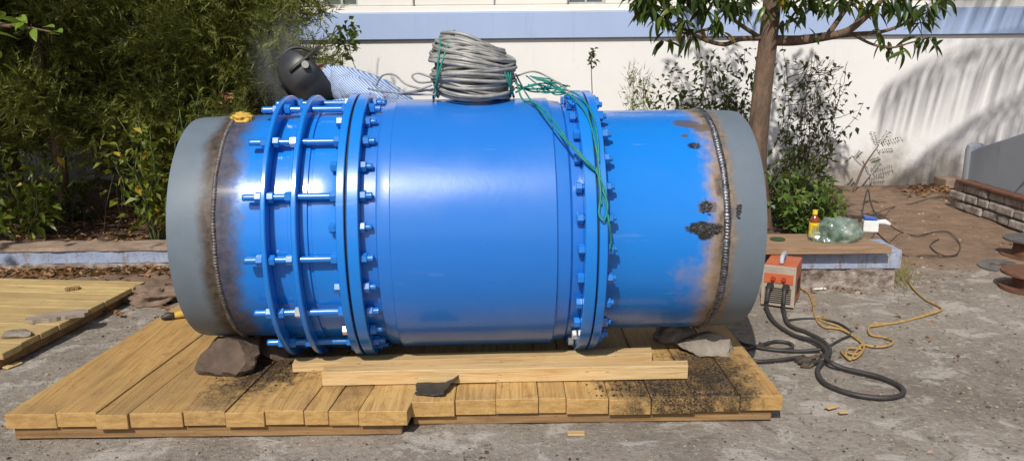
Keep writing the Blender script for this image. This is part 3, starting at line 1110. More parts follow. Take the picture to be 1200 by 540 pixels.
rock('boulder', 'dark brown boulder wedged under the bolted end of the pipe', 'rock', 272, 430, zt, (0.165, 0.15, 0.115), 11, M['rock'], 0.45, 0.45)
rock('boulder', 'dark stone in the shadow close to the clamp rings', 'rock', 322, 412, zt, (0.12, 0.13, 0.075), 14, M['rock'], 0.1, 0.4)
rock('concrete_chunk', 'pale broken concrete chunk wedged under the scorched pipe end', 'rock', 826, 410, zt, (0.155, 0.11, 0.062), 23, M['rock_b'], -0.15, 0.4)
rock('concrete_chunk', 'sooty concrete lump behind the pale chunk under the pipe', 'rock', 790, 398, zt, (0.10, 0.11, 0.08), 29, M['rock_b'], 0.5, 0.4)
rock('stone', 'small rounded stone on the pale yellow board platform', 'stone', 22, 394, 0.092, (0.075, 0.05, 0.035), 31, M['rock_b'], 0.2, 0.3, sub=3)
rock('stone', 'small reddish brick lump on the concrete among welding cables', 'stone', 947, 428, 0, (0.05, 0.03, 0.02), 37, M['rock'], 0.6, 0.3, sub=3)

# grey offcut on the board platform
def slab(name, label, cat, pa, pb, z, wid, th, mat, jag=0.01, seed=1):
    A, B = G(*pa, z), G(*pb, z)
    d = B - A
    L = d.length
    d.normalize()
    nrm = Vector((-d.y, d.x, 0))
    n = 16
    rr = random.Random(seed)
    top, vs = [], []
    loop = []
    for i in range(n + 1):
        u = i / n
        taper = min(1, 6 * min(u, 1 - u) + 0.35)
        loop.append(A + d * (L * u) - nrm * (wid / 2 * taper + rr.uniform(-jag, jag)))
    for i in range(n, -1, -1):
        u = i / n
        taper = min(1, 6 * min(u, 1 - u) + 0.35)
        loop.append(A + d * (L * u) + nrm * (wid / 2 * taper + rr.uniform(-jag, jag)))
    m = len(loop)
    q = MB()
    q.add([(p.x, p.y, z + 0.001) for p in loop] + [(p.x, p.y, z + th + rr.uniform(-.002, .002)) for p in loop],
          [tuple(range(m - 1, -1, -1)), tuple(range(m, 2 * m))] + [(i, (i + 1) % m, m + (i + 1) % m, m + i) for i in range(m)])
    return tag(q.build(name, mat), label, cat)


slab('wood_offcut', 'grey weathered wood offcut on the pale yellow board platform', 'offcut', (30, 378), (104, 368), 0.093, 0.10, 0.022, simple('grey_wood', (0.33, 0.27, 0.22), (0.20, 0.16, 0.12), 8, 0.85, stretch=(1, 6, 6)), 0.012, 4)
slab('wood_offcut', 'thin dark wood splinter on the pale yellow board platform', 'offcut', (76, 340), (94, 338), 0.093, 0.05, 0.012, M['bearer'], 0.006, 5)

# curled black sheet
M['tar'] = simple('black_tar_paper', (0.045, 0.04, 0.036), (0.02, 0.018, 0.016), 10, 0.6, 0, 0.5, 40, 0.004)
q = MB()
A_, B_, C_, D_ = G(486, 463, zt), G(522, 466, zt), G(541, 449, zt), G(489, 447, zt)
nn = 14
vs, fs = [], []
for j in range(nn + 1):
    for i in range(nn + 1):
        u, v = i / nn, j / nn
        p = (A_ * (1 - u) + B_ * u) * (1 - v) + (D_ * (1 - u) + C_ * u) * v
        lift = 0.030 * max(0, u - 0.6) ** 1.5 * 3 * (0.4 + v) + 0.006 * abs(fbm((u * 2, v * 2, 3), 1.5, 2))
        p = p + Vector((0.02 * fbm((u, v, 1), 3, 2) - 0.03 * max(0, u - .7), 0, 0))
        vs.append((p.x, p.y, zt + 0.004 + lift))
for j in range(nn):
    for i in range(nn):
        a = j * (nn + 1) + i
        fs.append((a, a + 1, a + nn + 2, a + nn + 1))
q.add(vs, fs)
sh = q.build('tar_sheet', M['tar'], smooth=True)
so = sh.modifiers.new('thickness', 'SOLIDIFY'); so.thickness = 0.003; so.offset = 1
tag(sh, 'curled black tar sheet scrap on the plank platform', 'sheet')

# crumpled cloths
def cloth(name, label, cat, P, size, seed, mat, rz=0.0, amp=0.6, drape=None):
    bm = bmesh.new()
    bmesh.ops.create_icosphere(bm, subdivisions=4, radius=1)
    for v in bm.verts:
        p = v.co.copy()
        rdg = 1 - abs(fbm(p + Vector((seed, 0, 0)), 1.6, 3)) * 2.0
        k = 1 + amp * (0.5 * fbm(p + Vector((0, seed, 0)), 1.2, 3) + 0.30 * (rdg - 0.5))
        p *= k
        z = max(p.z, -0.25) + 0.25
        v.co = Vector((p.x * size[0], p.y * size[1], z * size[2]))
        if drape:
            v.co.z += drape(v.co.x, v.co.y)
    me = bpy.data.meshes.new(name)
    bm.to_mesh(me); bm.free()
    me.materials.append(mat)
    me.polygons.foreach_set('use_smooth', [True] * len(me.polygons))
    o = link(name, me)
    o.location = P
    o.rotation_euler = (0, 0, rz)
    return tag(o, label, cat)


M['rag'] = simple('brown_rag', (0.24, 0.165, 0.115), (0.10, 0.065, 0.045), 12, 0.95, 0, 0.5, 60)
M['yellow_cloth'] = simple('yellow_leather', (0.62, 0.40, 0.06), (0.40, 0.24, 0.04), 18, 0.75, 0, 0.4, 60)
P = G(183, 345, 0.02)
cloth('rag_heap', 'crumpled brown rag heap beside the grey pipe end', 'rag', (P.x, P.y, 0.0), (0.20, 0.15, 0.075), 3, M['rag'], 0.3, 1.3)
pt = PIPE_M @ Vector((s_wl + 0.035, -0.10, RP - 0.012))
cloth('yellow_cloth', 'crumpled yellow cloth lying on top of the pipe by the sooty weld', 'cloth', pt, (0.044, 0.036, 0.026), 5, M['yellow_cloth'], 0.25, 0.7, lambda x, y: -0.18 * max(0, 0 - y))

# small yellow handled tool
tl = thing('hand_tool', 'small yellow handled tool with dark jaws beside grey pipe end', 'tool', tuple(G(205, 374, zt)), R(20))
q = MB(); q.tube([(0.0, 0, 0.022), (0.03, 0.0, 0.026), (0.09, 0.01, 0.024)], [0.016, 0.020, 0.016], 10); q.build('handle', M['yellow_cloth'], tl, smooth=True, auto=50)
q = MB(); q.tube([(-0.002, 0, 0.022), (-0.03, -0.008, 0.028), (-0.065, -0.005, 0.018)], [0.017, 0.02, 0.009], 8); q.box((-0.04, 0.016, 0.012), (0.05, 0.012, 0.02)); q.build('jaw', M['cable'], tl, smooth=True, auto=50)

# charcoal crumbs on the planks and grit on the ground
def chips(name, spots, n, smin, smax, zf, mat, label, seed, cat='debris', flat=0.5):
    q = MB()
    rr = random.Random(seed)
    for _ in range(n):
        x, y = spots(rr)
        s_ = rr.uniform(smin, smax) * (1.0 if rr.random() < 0.9 else 1.7)
        a = rr.uniform(0, 2 * PI)
        vs = []
        k = rr.choice((4, 5, 5, 6))
        for lvl in (0, 1):
            for i in range(k):
                b = a + 2 * PI * i / k + rr.uniform(-.3, .3)
                r0 = s_ * rr.uniform(0.6, 1.1) * (1 if lvl == 0 else 0.75)
                vs.append((x + r0 * math.cos(b), y + r0 * math.sin(b), zf(x, y) + (0 if lvl == 0 else s_ * flat * rr.uniform(.5, 1.2))))
        fs = [tuple(range(k, 2 * k))] + [(i, (i + 1) % k, k + (i + 1) % k, k + i) for i in range(k)]
        q.add(vs, fs)
    return tag(q.build(name, mat), label, cat, kind='stuff')


def burnspot(rr):
    bx, by, rad, _ = BURN[rr.choice((0, 0, 1, 1, 2, 2, 3, 3, 4, 5, 7))]
    return rr.gauss(bx, rad * 0.55), min(4.2, max(yfr + 0.03, rr.gauss(by, rad * 0.45)))


chips('charcoal_crumbs', burnspot, 620, 0.002, 0.007, lambda x, y: zt - 0.002, M['soot_chips'], 'scattered black charcoal crumbs on the planks', 5)


def gspot(rr):
    while True:
        p = G(rr.uniform(-20, 1220), rr.uniform(345, 545) ** 1.0)
        if p.y < 5.2 and not (-2.1 < p.x < 1.05 and 2.9 < p.y < 4.6):
            return p.x, p.y


chips('ground_grit', gspot, 1500, 0.002, 0.0075, lambda x, y: -0.004 + 0.010 * fbm((x, y, 0), 1.3, 3) * 0.6, M['chips'], 'fine grit and chips scattered over the concrete', 6)


def dspot(rr):
    p = G(rr.uniform(1000, 1220), rr.uniform(222, 345))
    return p.x, p.y


chips('dirt_rubble', dspot, 500, 0.004, 0.018, lambda x, y: -0.008, M['chips'], 'small rubble scattered over the brown dirt', 8)

# a few single wood chips on the concrete
for (px, py, ln_, an, lb) in ((675, 509, 0.035, 0.0, 'small tan wood chip on concrete in front of charred platform'), (974, 478, 0.025, .4, 'flat orange wood chip on concrete near the cable loop'), (988, 484, 0.02, .1, 'pale wood chip with white edge near the cable loop'), (15, 429, 0.04, 1.2, 'orange wood chip beside the pale board platform')):
    q = MB(); q.box((0, 0, 0.004), (ln_ * 2, ln_, 0.008)); o = q.build('wood_chip', M['timber'], None, bevel=0.002, bseg=1)
    P = G(px, py); o.location = (P.x, P.y, 0.002); o.rotation_euler = (0, 0, an); tag(o, lb, 'wood chip', 'wood chips on the concrete')

# ================================================================== CABLE COIL AND TWINE ON THE PIPE
zc = PZ0 + RB
coil_c = Vector((D(553, 75, PY0 - 0.02).x, PY0 - 0.03, zc))
path = []
turns, per = 96, 40
rt = random.Random(17)
order = []
for k in range(turns + 1):
    # a fat skein: strands sit on an ellipse shaped section; the outer ones fan out and lean down to one side
    th = rt.uniform(0, 2 * PI)
    rho = math.sqrt(rt.uniform(0.35, 1.0))
    order.append((rho * math.cos(th), rho * math.sin(th), rt.gauss(0, 1), rt.gauss(0, 1)))
for i in range(turns * per):
    k = i // per
    f = (i % per) / per
    f = f * f * (3 - 2 * f)
    A1, B1 = order[k], order[k + 1]
    u, w, n1, n2 = (A1[j] * (1 - f) + B1[j] * f for j in range(4))
    a = 2 * PI * i / per
    h = 0.5 + 0.5 * w                                  # 0 bottom .. 1 top
    rad_ = 0.150 + 0.050 * u - 0.035 * max(0, h - 0.6)
    p = Vector((rad_ * 1.0 * math.cos(a), rad_ * 0.88 * math.sin(a), 0))
    tilt = R(3 + 26 * max(0, h - 0.35)) + R(5.0) * n1
    ty = R(6) * n2
    p = Matrix.Rotation(tilt, 3, 'Y') @ (Matrix.Rotation(ty, 3, 'X') @ p)
    sag = 0.030 * math.cos(a) ** 2 * (h - 0.3)
    p.z = max(0.004, 0.012 + 0.268 * h + p.z - sag)
    p.z -= 0.45 * p.y * p.y * max(0, 1 - p.z / 0.2)
    path.append(coil_c + p)
q = MB(); q.tube(path, 0.0082, 6, cap=True)
# loose ends over to the flange
ca = lambda px, py, Y: D(px, py, Y)
for pts in ([(508, 92, 3.5), (490, 86, 3.5), (483, 90, 3.5), (492, 97, 3.5), (512, 95, 3.52)],
            [(510, 104, 3.5), (480, 109, 3.52), (455, 108, 3.55), (440, 106, 3.6), (432, 104, 3.7)],
            [(512, 108, 3.5), (478, 100, 3.5), (462, 88, 3.55), (448, 89, 3.6), (441, 100, 3.62)],
            [(506, 100, 3.48), (488, 106, 3.48), (470, 110, 3.5), (486, 111, 3.5), (510, 111, 3.5)]):
    pp = [ca(*p) for p in pts]
    for p in pp:
        p.z = max(p.z, PZ0 + math.sqrt(max(0.0, (RB if p.x > -0.5 else RF) ** 2 - (p.y - PY0) ** 2)) + 0.006)
    q.tube(smooth_path(pp, 8), 0.0045, 6)
co = q.build('cable_coil', M['coil'], smooth=True)
tag(co, 'bulky coil of grey cable sitting on top of the blue pipe body', 'cable coil')

# green twine: straps round the coil and strands down over the flange
q = MB()
def strap(xo, tx, rz, ry, zc_=0.150):
    pts = []
    for i in range(28):
        a = 2 * PI * i / 28
        p = Vector((tx * math.sin(a), ry * math.cos(a), zc_ + rz * math.sin(a)))
        pts.append(coil_c + Vector((xo, 0, 0)) + p)
        pts[-1].z = max(pts[-1].z, zc + 0.004)
    q.tube(smooth_path(pts, 2, True), 0.0045, 6, closed=True)
strap(-0.125, 0.05, 0.148, 0.140, 0.152)
strap(-0.140, 0.015, 0.138, 0.130, 0.148)
strap(0.165, -0.02, 0.092, 0.10, 0.10)
strap(0.152, -0.035, 0.10, 0.115, 0.108)
strap(0.172, 0.0, 0.085, 0.085, 0.095)
def cylz(y, r): return PZ0 + math.sqrt(max(0, r * r - (y - PY0) ** 2))
def onpipe(px, py, r):
    d = PIPE_M.to_3x3().inverted() @ ray(px, py)
    o = PIPE_M.inverted() @ Vector((0, 0, CH))
    A = d.y ** 2 + d.z ** 2; B = 2 * (o.y * d.y + o.z * d.z); C2 = o.y ** 2 + o.z ** 2 - r ** 2
    disc = B * B - 4 * A * C2
    if disc < 0:
        t = -B / (2 * A)
        P = o + d * t
        k = r / math.hypot(P.y, P.z); P = Vector((P.x, P.y * k, P.z * k))
    else:
        P = o + d * ((-B - math.sqrt(disc)) / (2 * A))
    return PIPE_M @ P
cstart = coil_c + Vector((0.195, -0.02, 0.11))
strands = [
    [(618, 112, .585), (632, 128, .60), (650, 150, .612), (668, 170, .622), (684, 187, .630), (697, 200, .616)],
    [(612, 116, .580), (628, 122, .60), (648, 140, .612), (664, 163, .622), (680, 180, .632), (696, 197, .618)],
    [(622, 106, .60), (645, 108, .61), (668, 112, .625), (688, 135, .615), (698, 170, .612), (703, 205, .610), (705, 240, .610)],
    [(622, 100, .61), (650, 104, .62), (675, 110, .625), (692, 130, .612), (700, 160, .612), (702, 190, .612)],
    [(625, 95, .63), (645, 103, .63), (662, 108, .63)],
    [(697, 198, .616), (706, 215, .612), (710, 240, .614), (714, 262, .62), (716, 280, .60), (715, 292, .59)],
    [(699, 196, .616), (704, 225, .614), (702, 250, .612), (708, 258, .62), (712, 240, .622), (706, 222, .616)],
    [(698, 200, .618), (709, 222, .618), (711, 250, .620)],
]
for i, stn in enumerate(strands):
    pts = [onpipe(*p) for p in stn]
    if i in (0, 1, 2, 3, 4):
        pts = [cstart + Vector((0, 0, -0.02 * i))] + pts
    q.tube(smooth_path(pts, 8), 0.0042 if i not in (7,) else 0.0032, 6)
rr = random.Random(3)
for i in range(14):                                              # frayed tangle between coil and flange
    a = D(rr.uniform(612, 640), rr.uniform(88, 108), PY0 - 0.05 + rr.uniform(-.05, .08))
    b = D(rr.uniform(640, 668), rr.uniform(94, 110), PY0 - 0.05 + rr.uniform(-.05, .08))
    m1 = (a + b) / 2 + Vector((0, 0, rr.uniform(-.03, .03)))
    for p in (a, b, m1):
        p.z = max(p.z, cylz(p.y, RB) + 0.005)
    q.tube(smooth_path([a, m1, b], 6), 0.0032, 5)
tw = q.build('green_twine', M['twine'], smooth=True)
tag(tw, 'green plastic twine tying the coil and hanging over the flange', 'twine')
q = MB()
q.tube(smooth_path([coil_c + Vector((0.2, 0.02, 0.10)), D(625, 84, PY0), D(645, 92, PY0), onpipe(668, 108, .625)], 8), 0.004, 6)
tag(q.build('grey_wire', M['coil'], smooth=True), 'single thin grey wire running from the coil to the flange', 'wire')

# ================================================================== SEAT: BOARD ON LOW PLANTER WALL
YB = 4.83
xr = G(1050, 335).x
pw = thing('planter_wall', 'low planter wall with blue painted top and rough rubble foot', 'planter wall', (0, YB, 0))
rough_bar('rubble_foot', 0.3, xr - 0.04, 0.0, 0.28, -0.03, 0.135, M['rubble'], pw, 0.022, 0.035, 9, 2)
rough_bar('blue_course', 0.3, xr - 0.015, -0.01, 0.30, 0.137, 0.252, M['kerb_blue'], pw, 0.006, 0.05, 7, 4)
q = MB(); q.box((xr - 0.13, 0.30 + 0.5, 0.11), (0.2, 1.0, 0.22)); q.build('side_return', M['soil_cap'], pw, bevel=0.03, bseg=2)
bt = 0.254
bA, bB = G(905, 289.5, bt + 0.045), G(1040, 291, bt + 0.045)
seat = MB()
x0, x1, ya, yb_ = 0.35, xr - 0.12, bA.y - 0.01, bA.y + 0.36
n = 22
vs, fs = [], []
for i in range(n + 1):
    x = x0 + (x1 - x0) * i / n
    for (yy, zz) in ((ya, bt), (ya, bt + 0.045), (yb_, bt + 0.045), (yb_, bt)):
        xx = x - (0.16 if (i == n and yy > ya) else 0) - (0.06 if (i == n - 1 and yy > ya) else 0)
        vs.append((xx, yy + 0.005 * fbm((x, yy, 2), 3, 2), zz + 0.003 * fbm((x, yy, 7), 2, 2)))
for i in range(n):
    for k in range(4):
        l = (k + 1) % 4
        fs.append((i * 4 + k, i * 4 + 4 + k, i * 4 + 4 + l, i * 4 + l))
fs += [(0, 1, 2, 3), tuple(n * 4 + k for k in range(3, -1, -1))]
seat.add(vs, fs)
tag(seat.build('seat_board', M['bench_wood'], None, bevel=0.005, bseg=2), 'wide brown wooden board laid as a seat on planter wall', 'board')
bz = bt + 0.045

# bottle
def bsdf_simple(name, c, rough=0.4, metal=0, **kw):
    t = NT(name); t.bsdf(c, rough, metal, None, 0.5, 0, **kw); return t.m
M['bot_yellow'] = simple('yellow_label', (0.80, 0.56, 0.02), (0.62, 0.42, 0.02), 30, 0.4, 0, 0.05)
M['bot_brown'] = bsdf_simple('amber_drink', (0.22, 0.05, 0.015), 0.12)
M['bot_red'] = bsdf_simple('red_print', (0.30, 0.05, 0.02), 0.4)
Pb = G(953, 279.5, bz)
bo = thing('drink_bottle', 'yellow labelled drink bottle with yellow cap on the board', 'bottle', (Pb.x, Pb.y, bz + 0.001))
q = MB(); q.lathe([(0, 0.0001), (0, 0.028), (0.006, 0.031), (0.03, 0.031), (0.032, 0.029), (0.105, 0.029), (0.108, 0.031), (0.125, 0.030), (0.145, 0.020), (0.155, 0.0135), (0.168, 0.0130), (0.168, 0.0001)], 28, 'Z'); q.build('bottle_body', M['bot_brown'], bo, smooth=True, auto=40)
q = MB(); q.lathe([(0.012, 0.0305), (0.012, 0.0322), (0.108, 0.0322), (0.108, 0.0305)], 28, 'Z', closed=True); lb = q.build('wrapper', M['bot_yellow'], bo, smooth=True, auto=40)
q = MB()
for (z0, z1_, a0, a1) in ((0.035, 0.043, 3.9, 5.2), (0.048, 0.06, 3.8, 5.3), (0.066, 0.074, 4.0, 5.1), (0.08, 0.09, 3.9, 5.2), (0.025, 0.029, 4.1, 5.0)):
    seg = 12
    for i in range(seg):
        if (i * 7 + int(z0 * 1000)) % 3 == 0:
            continue
        aa, ab = a0 + (a1 - a0) * i / seg, a0 + (a1 - a0) * (i + 0.85) / seg
        r_ = 0.0326
        q.add([(r_ * math.cos(aa), r_ * math.sin(aa), z0), (r_ * math.cos(ab), r_ * math.sin(ab), z0), (r_ * math.cos(ab), r_ * math.sin(ab), z1_), (r_ * math.cos(aa), r_ * math.sin(aa), z1_)], [(0, 1, 2, 3)])
q.build('print', M['bot_red'], lb)
q = MB(); q.lathe([(0.160, 0.0001), (0.160, 0.0160), (0.187, 0.0155), (0.188, 0.0001)], 24, 'Z'); q.build('cap', M['bot_yellow'], bo, smooth=True, auto=40)

# clear plastic bag with green tint
tb = NT('clear_plastic_film')
fn = tb.noise(tb.coord('Object'), 9, 4, 0.6, 1.0)
gl = tb.n('BsdfGlossy'); gl.inputs['Roughness'].default_value = 0.18; gl.inputs[0].default_value = (0.85, 0.9, 0.88, 1)
tr = tb.n('BsdfTransparent'); tr.inputs[0].default_value = (0.80, 0.92, 0.86, 1)
df = tb.n('BsdfDiffuse'); df.inputs[0].default_value = (0.50, 0.60, 0.54, 1)
m1 = tb.n('MixShader'); tb.L.new(tb.mapr(fn, 0.35, 0.7, 0.10, 0.42), m1.inputs[0]); tb.L.new(tr.outputs[0], m1.inputs[1]); tb.L.new(df.outputs[0], m1.inputs[2])
m2 = tb.n('MixShader'); m2.inputs[0].default_value = 0.12; tb.L.new(m1.outputs[0], m2.inputs[1]); tb.L.new(gl.outputs[0], m2.inputs[2])
tb.L.new(m2.outputs[0], tb.out.inputs[0])
M['film'] = tb.m
Pg = G(977, 281, bz)
cloth('plastic_bag', 'crumpled translucent plastic bag on the board beside the bottle', 'plastic bag', (Pg.x, Pg.y, bz), (0.155, 0.10, 0.115), 12, M['film'], 0.1, 0.9)
M['green_plastic'] = simple('green_plastic', (0.03, 0.16, 0.10), (0.02, 0.10, 0.06), 20, 0.35, 0, 0.1)
q = MB(); q.lathe([(0, 0.0001), (0, 0.045), (0.05, 0.052), (0.052, 0.050), (0.004, 0.043), (0.004, 0.0001)], 24, 'Z')
o = q.build('green_cup', M['green_plastic'], None, smooth=True, auto=40); o.location = (Pg.x + 0.01, Pg.y, bz + 0.006)
tag(o, 'green plastic cup inside the translucent bag', 'cup')
q = MB(); q.lathe([(0, 0.0001), (0, 0.046), (0.006, 0.048), (0.009, 0.045), (0.0075, 0.040), (0.007, 0.0001)], 28, 'Z')
o = q.build('green_saucer', simple('dark_green_plastic', (0.03, 0.075, 0.03), (0.02, 0.05, 0.02), 20, 0.45), None, smooth=True, auto=40); P = G(911, 281, bz); o.location = (P.x, P.y, bz + 0.001)
tag(o, 'flat dark green plastic saucer on the board near pipe end', 'saucer')

# white switch box with blue top
M['white_plastic'] = simple('white_plastic', (0.80, 0.80, 0.78), (0.65, 0.65, 0.62), 14, 0.4, 0, 0.1)
M['blue_plastic'] = simple('blue_plastic', (0.03, 0.12, 0.48), (0.02, 0.08, 0.34), 14, 0.4, 0, 0.1)
Pw = G(1019, 270.5, 0.24)
wb = thing('switch_box', 'white plastic extension box with a blue top behind the board', 'extension box', (Pw.x, Pw.y, 0.24), R(-14))
q = MB(); q.box((0, 0, 0.04), (0.10, 0.085, 0.08)); q.build('case', M['white_plastic'], wb, bevel=0.008)
q = MB(); q.box((-0.005, 0, 0.091), (0.085, 0.07, 0.02), Matrix.Rotation(R(6), 3, 'Y')); q.build('lid', M['blue_plastic'], wb, bevel=0.005)
q = MB(); q.tube([(0.045, -0.01, 0.065), (0.09, -0.02, 0.072), (0.125, -0.025, 0.055)], [0.018, 0.02, 0.012], 10); q.build('plug', M['white_plastic'], wb, smooth=True)

def ground_cable(name, label, cat, pts, r, mat, n=6, per=8, z=0.0):
    q = MB()
    for line in pts:
        pp = []
        for p in line:
            zz = (p[2] if len(p) > 2 else z) + r
            P = G(p[0], p[1], zz)
            pp.append(P)
        sm = smooth_path(pp, per)
        q.tube(sm, r, n)
    return tag(q.build(name, mat, smooth=True), label, cat)


# thin black lead of the box: stands up, then snakes over the dirt
lead = MB()
P0 = D(1016, 262, Pw.y + .02)
lead.tube(smooth_path([D(1010, 256, Pw.y + .05), D(1012, 240, Pw.y + .08), D(1017, 222, Pw.y + .1), D(1020, 236, Pw.y + .08), D(1026, 250, Pw.y + .05), D(1040, 262, Pw.y)], 8), 0.0055, 6)
lead.tube(smooth_path([D(1040, 262, Pw.y)] + [G(x, y, 0.012) for (x, y) in ((1056, 272), (1075, 276), (1095, 272), (1112, 272), (1124, 285), (1122, 297), (1105, 299), (1090, 288), (1100, 280))], 8), 0.0045, 6)
lead.tube(smooth_path([D(1026, 250, Pw.y + .05)] + [G(x, y, 0.012) for (x, y) in ((1045, 243), (1070, 238), (1090, 232), (1105, 231))], 8), 0.0042, 6)
lead.tube(smooth_path([D(1016, 262, Pw.y)] + [G(x, y, 0.012) for (x, y) in ((1058, 298), (1085, 299), (1107, 300), (1122, 299))], 8), 0.005, 6)
tag(lead.build('black_lead', M['cable'], smooth=True), 'thin black electric lead snaking over the brown dirt', 'cable')

# ================================================================== WELDING MACHINE
M['orange'] = simple('orange_paint', (0.55, 0.135, 0.05), (0.36, 0.09, 0.04), 10, 0.5, 0, 0.15)
M['cream_metal'] = simple('dusty_cream_panel', (0.42, 0.36, 0.29), (0.28, 0.23, 0.18), 12, 0.6, 0, 0.2)
M['dark_slot'] = simple('dark_vent', (0.02, 0.018, 0.016), None, 20, 0.8)
Pm = G(910, 362.5, 0)
mw, md, mh = 0.185, 0.28, 0.24
wm = thing('welding_machine', 'small orange welding machine standing on concrete by planter wall', 'welder', (Pm.x + 0.02, Pm.y + 0.05, 0), R(-27))
q = MB(); q.box((0, md / 2, mh / 2 + 0.01), (mw, md, mh)); q.build('case', M['orange'], wm, bevel=0.008)
q = MB(); q.box((0, -0.006, mh / 2 + 0.01), (mw + 0.006, 0.012, mh + 0.004)); fp = q.build('front_panel', M['cream_metal'], wm, bevel=0.004)
q = MB(); q.box((0, -0.0145, mh * 0.74), (mw - 0.02, 0.004, 0.062)); q.build('control_strip', M['orange'], fp, bevel=0.002, bseg=1)
for sx_ in (-0.03, 0.03):
    q = MB(); q.lathe([(0, 0.0001), (0, 0.014), (0.016, 0.012), (0.016, 0.0001)], 16, 'Z'); o = q.build('knob', simple('red_knob', (0.45, 0.05, 0.03), None, 10, 0.4), fp, smooth=True, auto=40)
    o.location = (sx_, -0.0165, mh * 0.74); o.rotation_euler = (R(90), 0, 0)
for k in range(8):
    q = MB(); q.box((0, -0.0135, 0.030 + k * 0.0125), (mw - 0.035, 0.004, 0.0055)); q.build('vent_slot', M['dark_slot'], fp)
for sx_ in (-0.045, 0.045):
    q = MB(); q.lathe([(0, 0.0001), (0, 0.022), (0.022, 0.02), (0.022, 0.0001)], 16, 'Z'); o = q.build('socket', M['cable'], fp, smooth=True, auto=40)
    o.location = (sx_, -0.0125, mh * 0.545); o.rotation_euler = (R(90), 0, 0)
for k in range(6):
    q = MB(); q.box((mw / 2 + 0.001, md * 0.35 + 0.022 * k, mh * 0.45), (0.004, 0.010, 0.09)); q.build('side_vent', M['dark_slot'], wm)
q = MB(); q.tube(smooth_path([(0, 0.06, mh + 0.012), (0, 0.075, mh + 0.045), (0, 0.13, mh + 0.05), (0, 0.185, mh + 0.045), (0, 0.20, mh + 0.012)], 6), 0.014, 8); q.build('carry_handle', simple('blue_grey_plastic', (0.42, 0.46, 0.52), (0.3, 0.33, 0.38), 12, 0.5), wm, smooth=True)
for sx_ in (-1, 1):
    for yy in (0.03, md - 0.03):
        q = MB(); q.lathe([(0, 0.0001), (0, 0.010), (0.011, 0.012), (0.011, 0.0001)], 12, 'Z'); o = q.build('rubber_foot', M['cable'], wm, smooth=True, auto=40); o.location = (sx_ * (mw / 2 - 0.02), yy, 0)

# welding cables
k3 = 2.842
def c3(x, y): return (880 + x / k3, 290 + y / k3)
wmM = Matrix.Translation(wm.location) @ Matrix.Rotation(R(-27), 4, 'Z')
def wcable(sx_, pts, label):
    q = MB()
    s0 = wmM @ Vector((sx_, -0.033, mh * 0.545)); s1 = wmM @ Vector((sx_, -0.075, mh * 0.50)); s2 = wmM @ Vector((sx_ * 1.05, -0.095, mh * 0.25)); s3 = wmM @ Vector((sx_ * 1.1, -0.10, 0.03))
    q.tube(smooth_path([s0, s1, s2, s3] + [G(*c3(*p[:2]), (p[2] if len(p) > 2 else 0.0) + 0.013) for p in pts], 9), 0.0118, 8)
    return tag(q.build('welding_cable', M['cable'], smooth=True), label, 'cable', 'cables of the welding machine')
wcable(-0.045, [(75, 245), (140, 290), (215, 312, .012), (252, 345, .012), (238, 380), (222, 410), (245, 450), (330, 485), (430, 500), (495, 492), (508, 475), (485, 455), (420, 428), (310, 402), (262, 380, .015), (235, 360)], 'thick black cable ending in the wide loop on the concrete')
wcable(0.045, [(125, 255), (185, 282), (236, 308), (262, 338, .015), (255, 362, .018), (225, 378), (185, 388)], 'thick black cable leading to the earth clamp on the concrete')
ground_cable('welding_cable', 'black cable running from under the pipe beside the planks', 'cable', [[(850, 383), (866, 400), (885, 406), (910, 410), (940, 411), (962, 409, .012)], [c3(*p) for p in ((-30, 345), (30, 325), (80, 312), (130, 318), (135, 335), (90, 340), (40, 330), (30, 318))]], 0.0095, M['cable'])['group'] = 'cables of the welding machine'
ground_cable('welding_cable', 'thin black cable curling behind the cable pile', 'cable', [[c3(*p) for p in ((112, 242), (200, 236), (280, 248), (325, 272), (330, 290), (300, 305), (265, 325))]], 0.0065, M['cable'])['group'] = 'cables of the welding machine'
ground_cable('welding_cable', 'black cable lying flat along the platform corner', 'cable', [[(858, 398), (868, 410), (872, 420), (890, 423), (915, 421), (938, 418)]], 0.010, M['cable'])['group'] = 'cables of the welding machine'
cl = thing('earth_clamp', 'rusty dark earth clamp lying at the cable end', 'clamp', tuple(G(945, 424, 0.0)), R(20))
q = MB(); q.box((0, 0.008, 0.018), (0.12, 0.018, 0.014), Matrix.Rotation(R(8), 3, 'Y')); q.build('jaw', M['rock'], cl, bevel=0.004)
q = MB(); q.box((0, -0.012, 0.022), (0.12, 0.018, 0.014), Matrix.Rotation(R(-8), 3, 'Y')); q.build('jaw', M['rock'], cl, bevel=0.004)
q = MB(); q.tube([(0.0, -0.03, 0.02), (0.0, 0.03, 0.02)], 0.009, 8); q.build('spring', M['cable'], cl, smooth=True)

# yellow rope
ground_cable('yellow_rope', 'frayed yellow rope trailing over the concrete past the cables', 'rope',
    [[c3(*p) for p in ((172, 140), (190, 150), (206, 185), (214, 230), (240, 262), (300, 272), (345, 298), (378, 322), (420, 330), (462, 324), (472, 310), (440, 298), (400, 290), (392, 268), (415, 254), (500, 248), (600, 216), (636, 206), (620, 192), (580, 172), (545, 140), (520, 108))],
     [c3(*p) for p in ((165, 135), (205, 165), (210, 215), (228, 240), (290, 262), (330, 285), (372, 318), (372, 345), (345, 368), (318, 362), (325, 335), (372, 340), (350, 355), (322, 350))],
     [c3(*p) for p in ((396, 262), (470, 252), (560, 232), (632, 210))],
     [c3(*p) for p in ((215, 235), (245, 225), (240, 240), (210, 225))],
     [c3(*p) for p in ((300, 345), (330, 372), (350, 345), (376, 318), (360, 330))]], 0.006, M['rope'], 6)

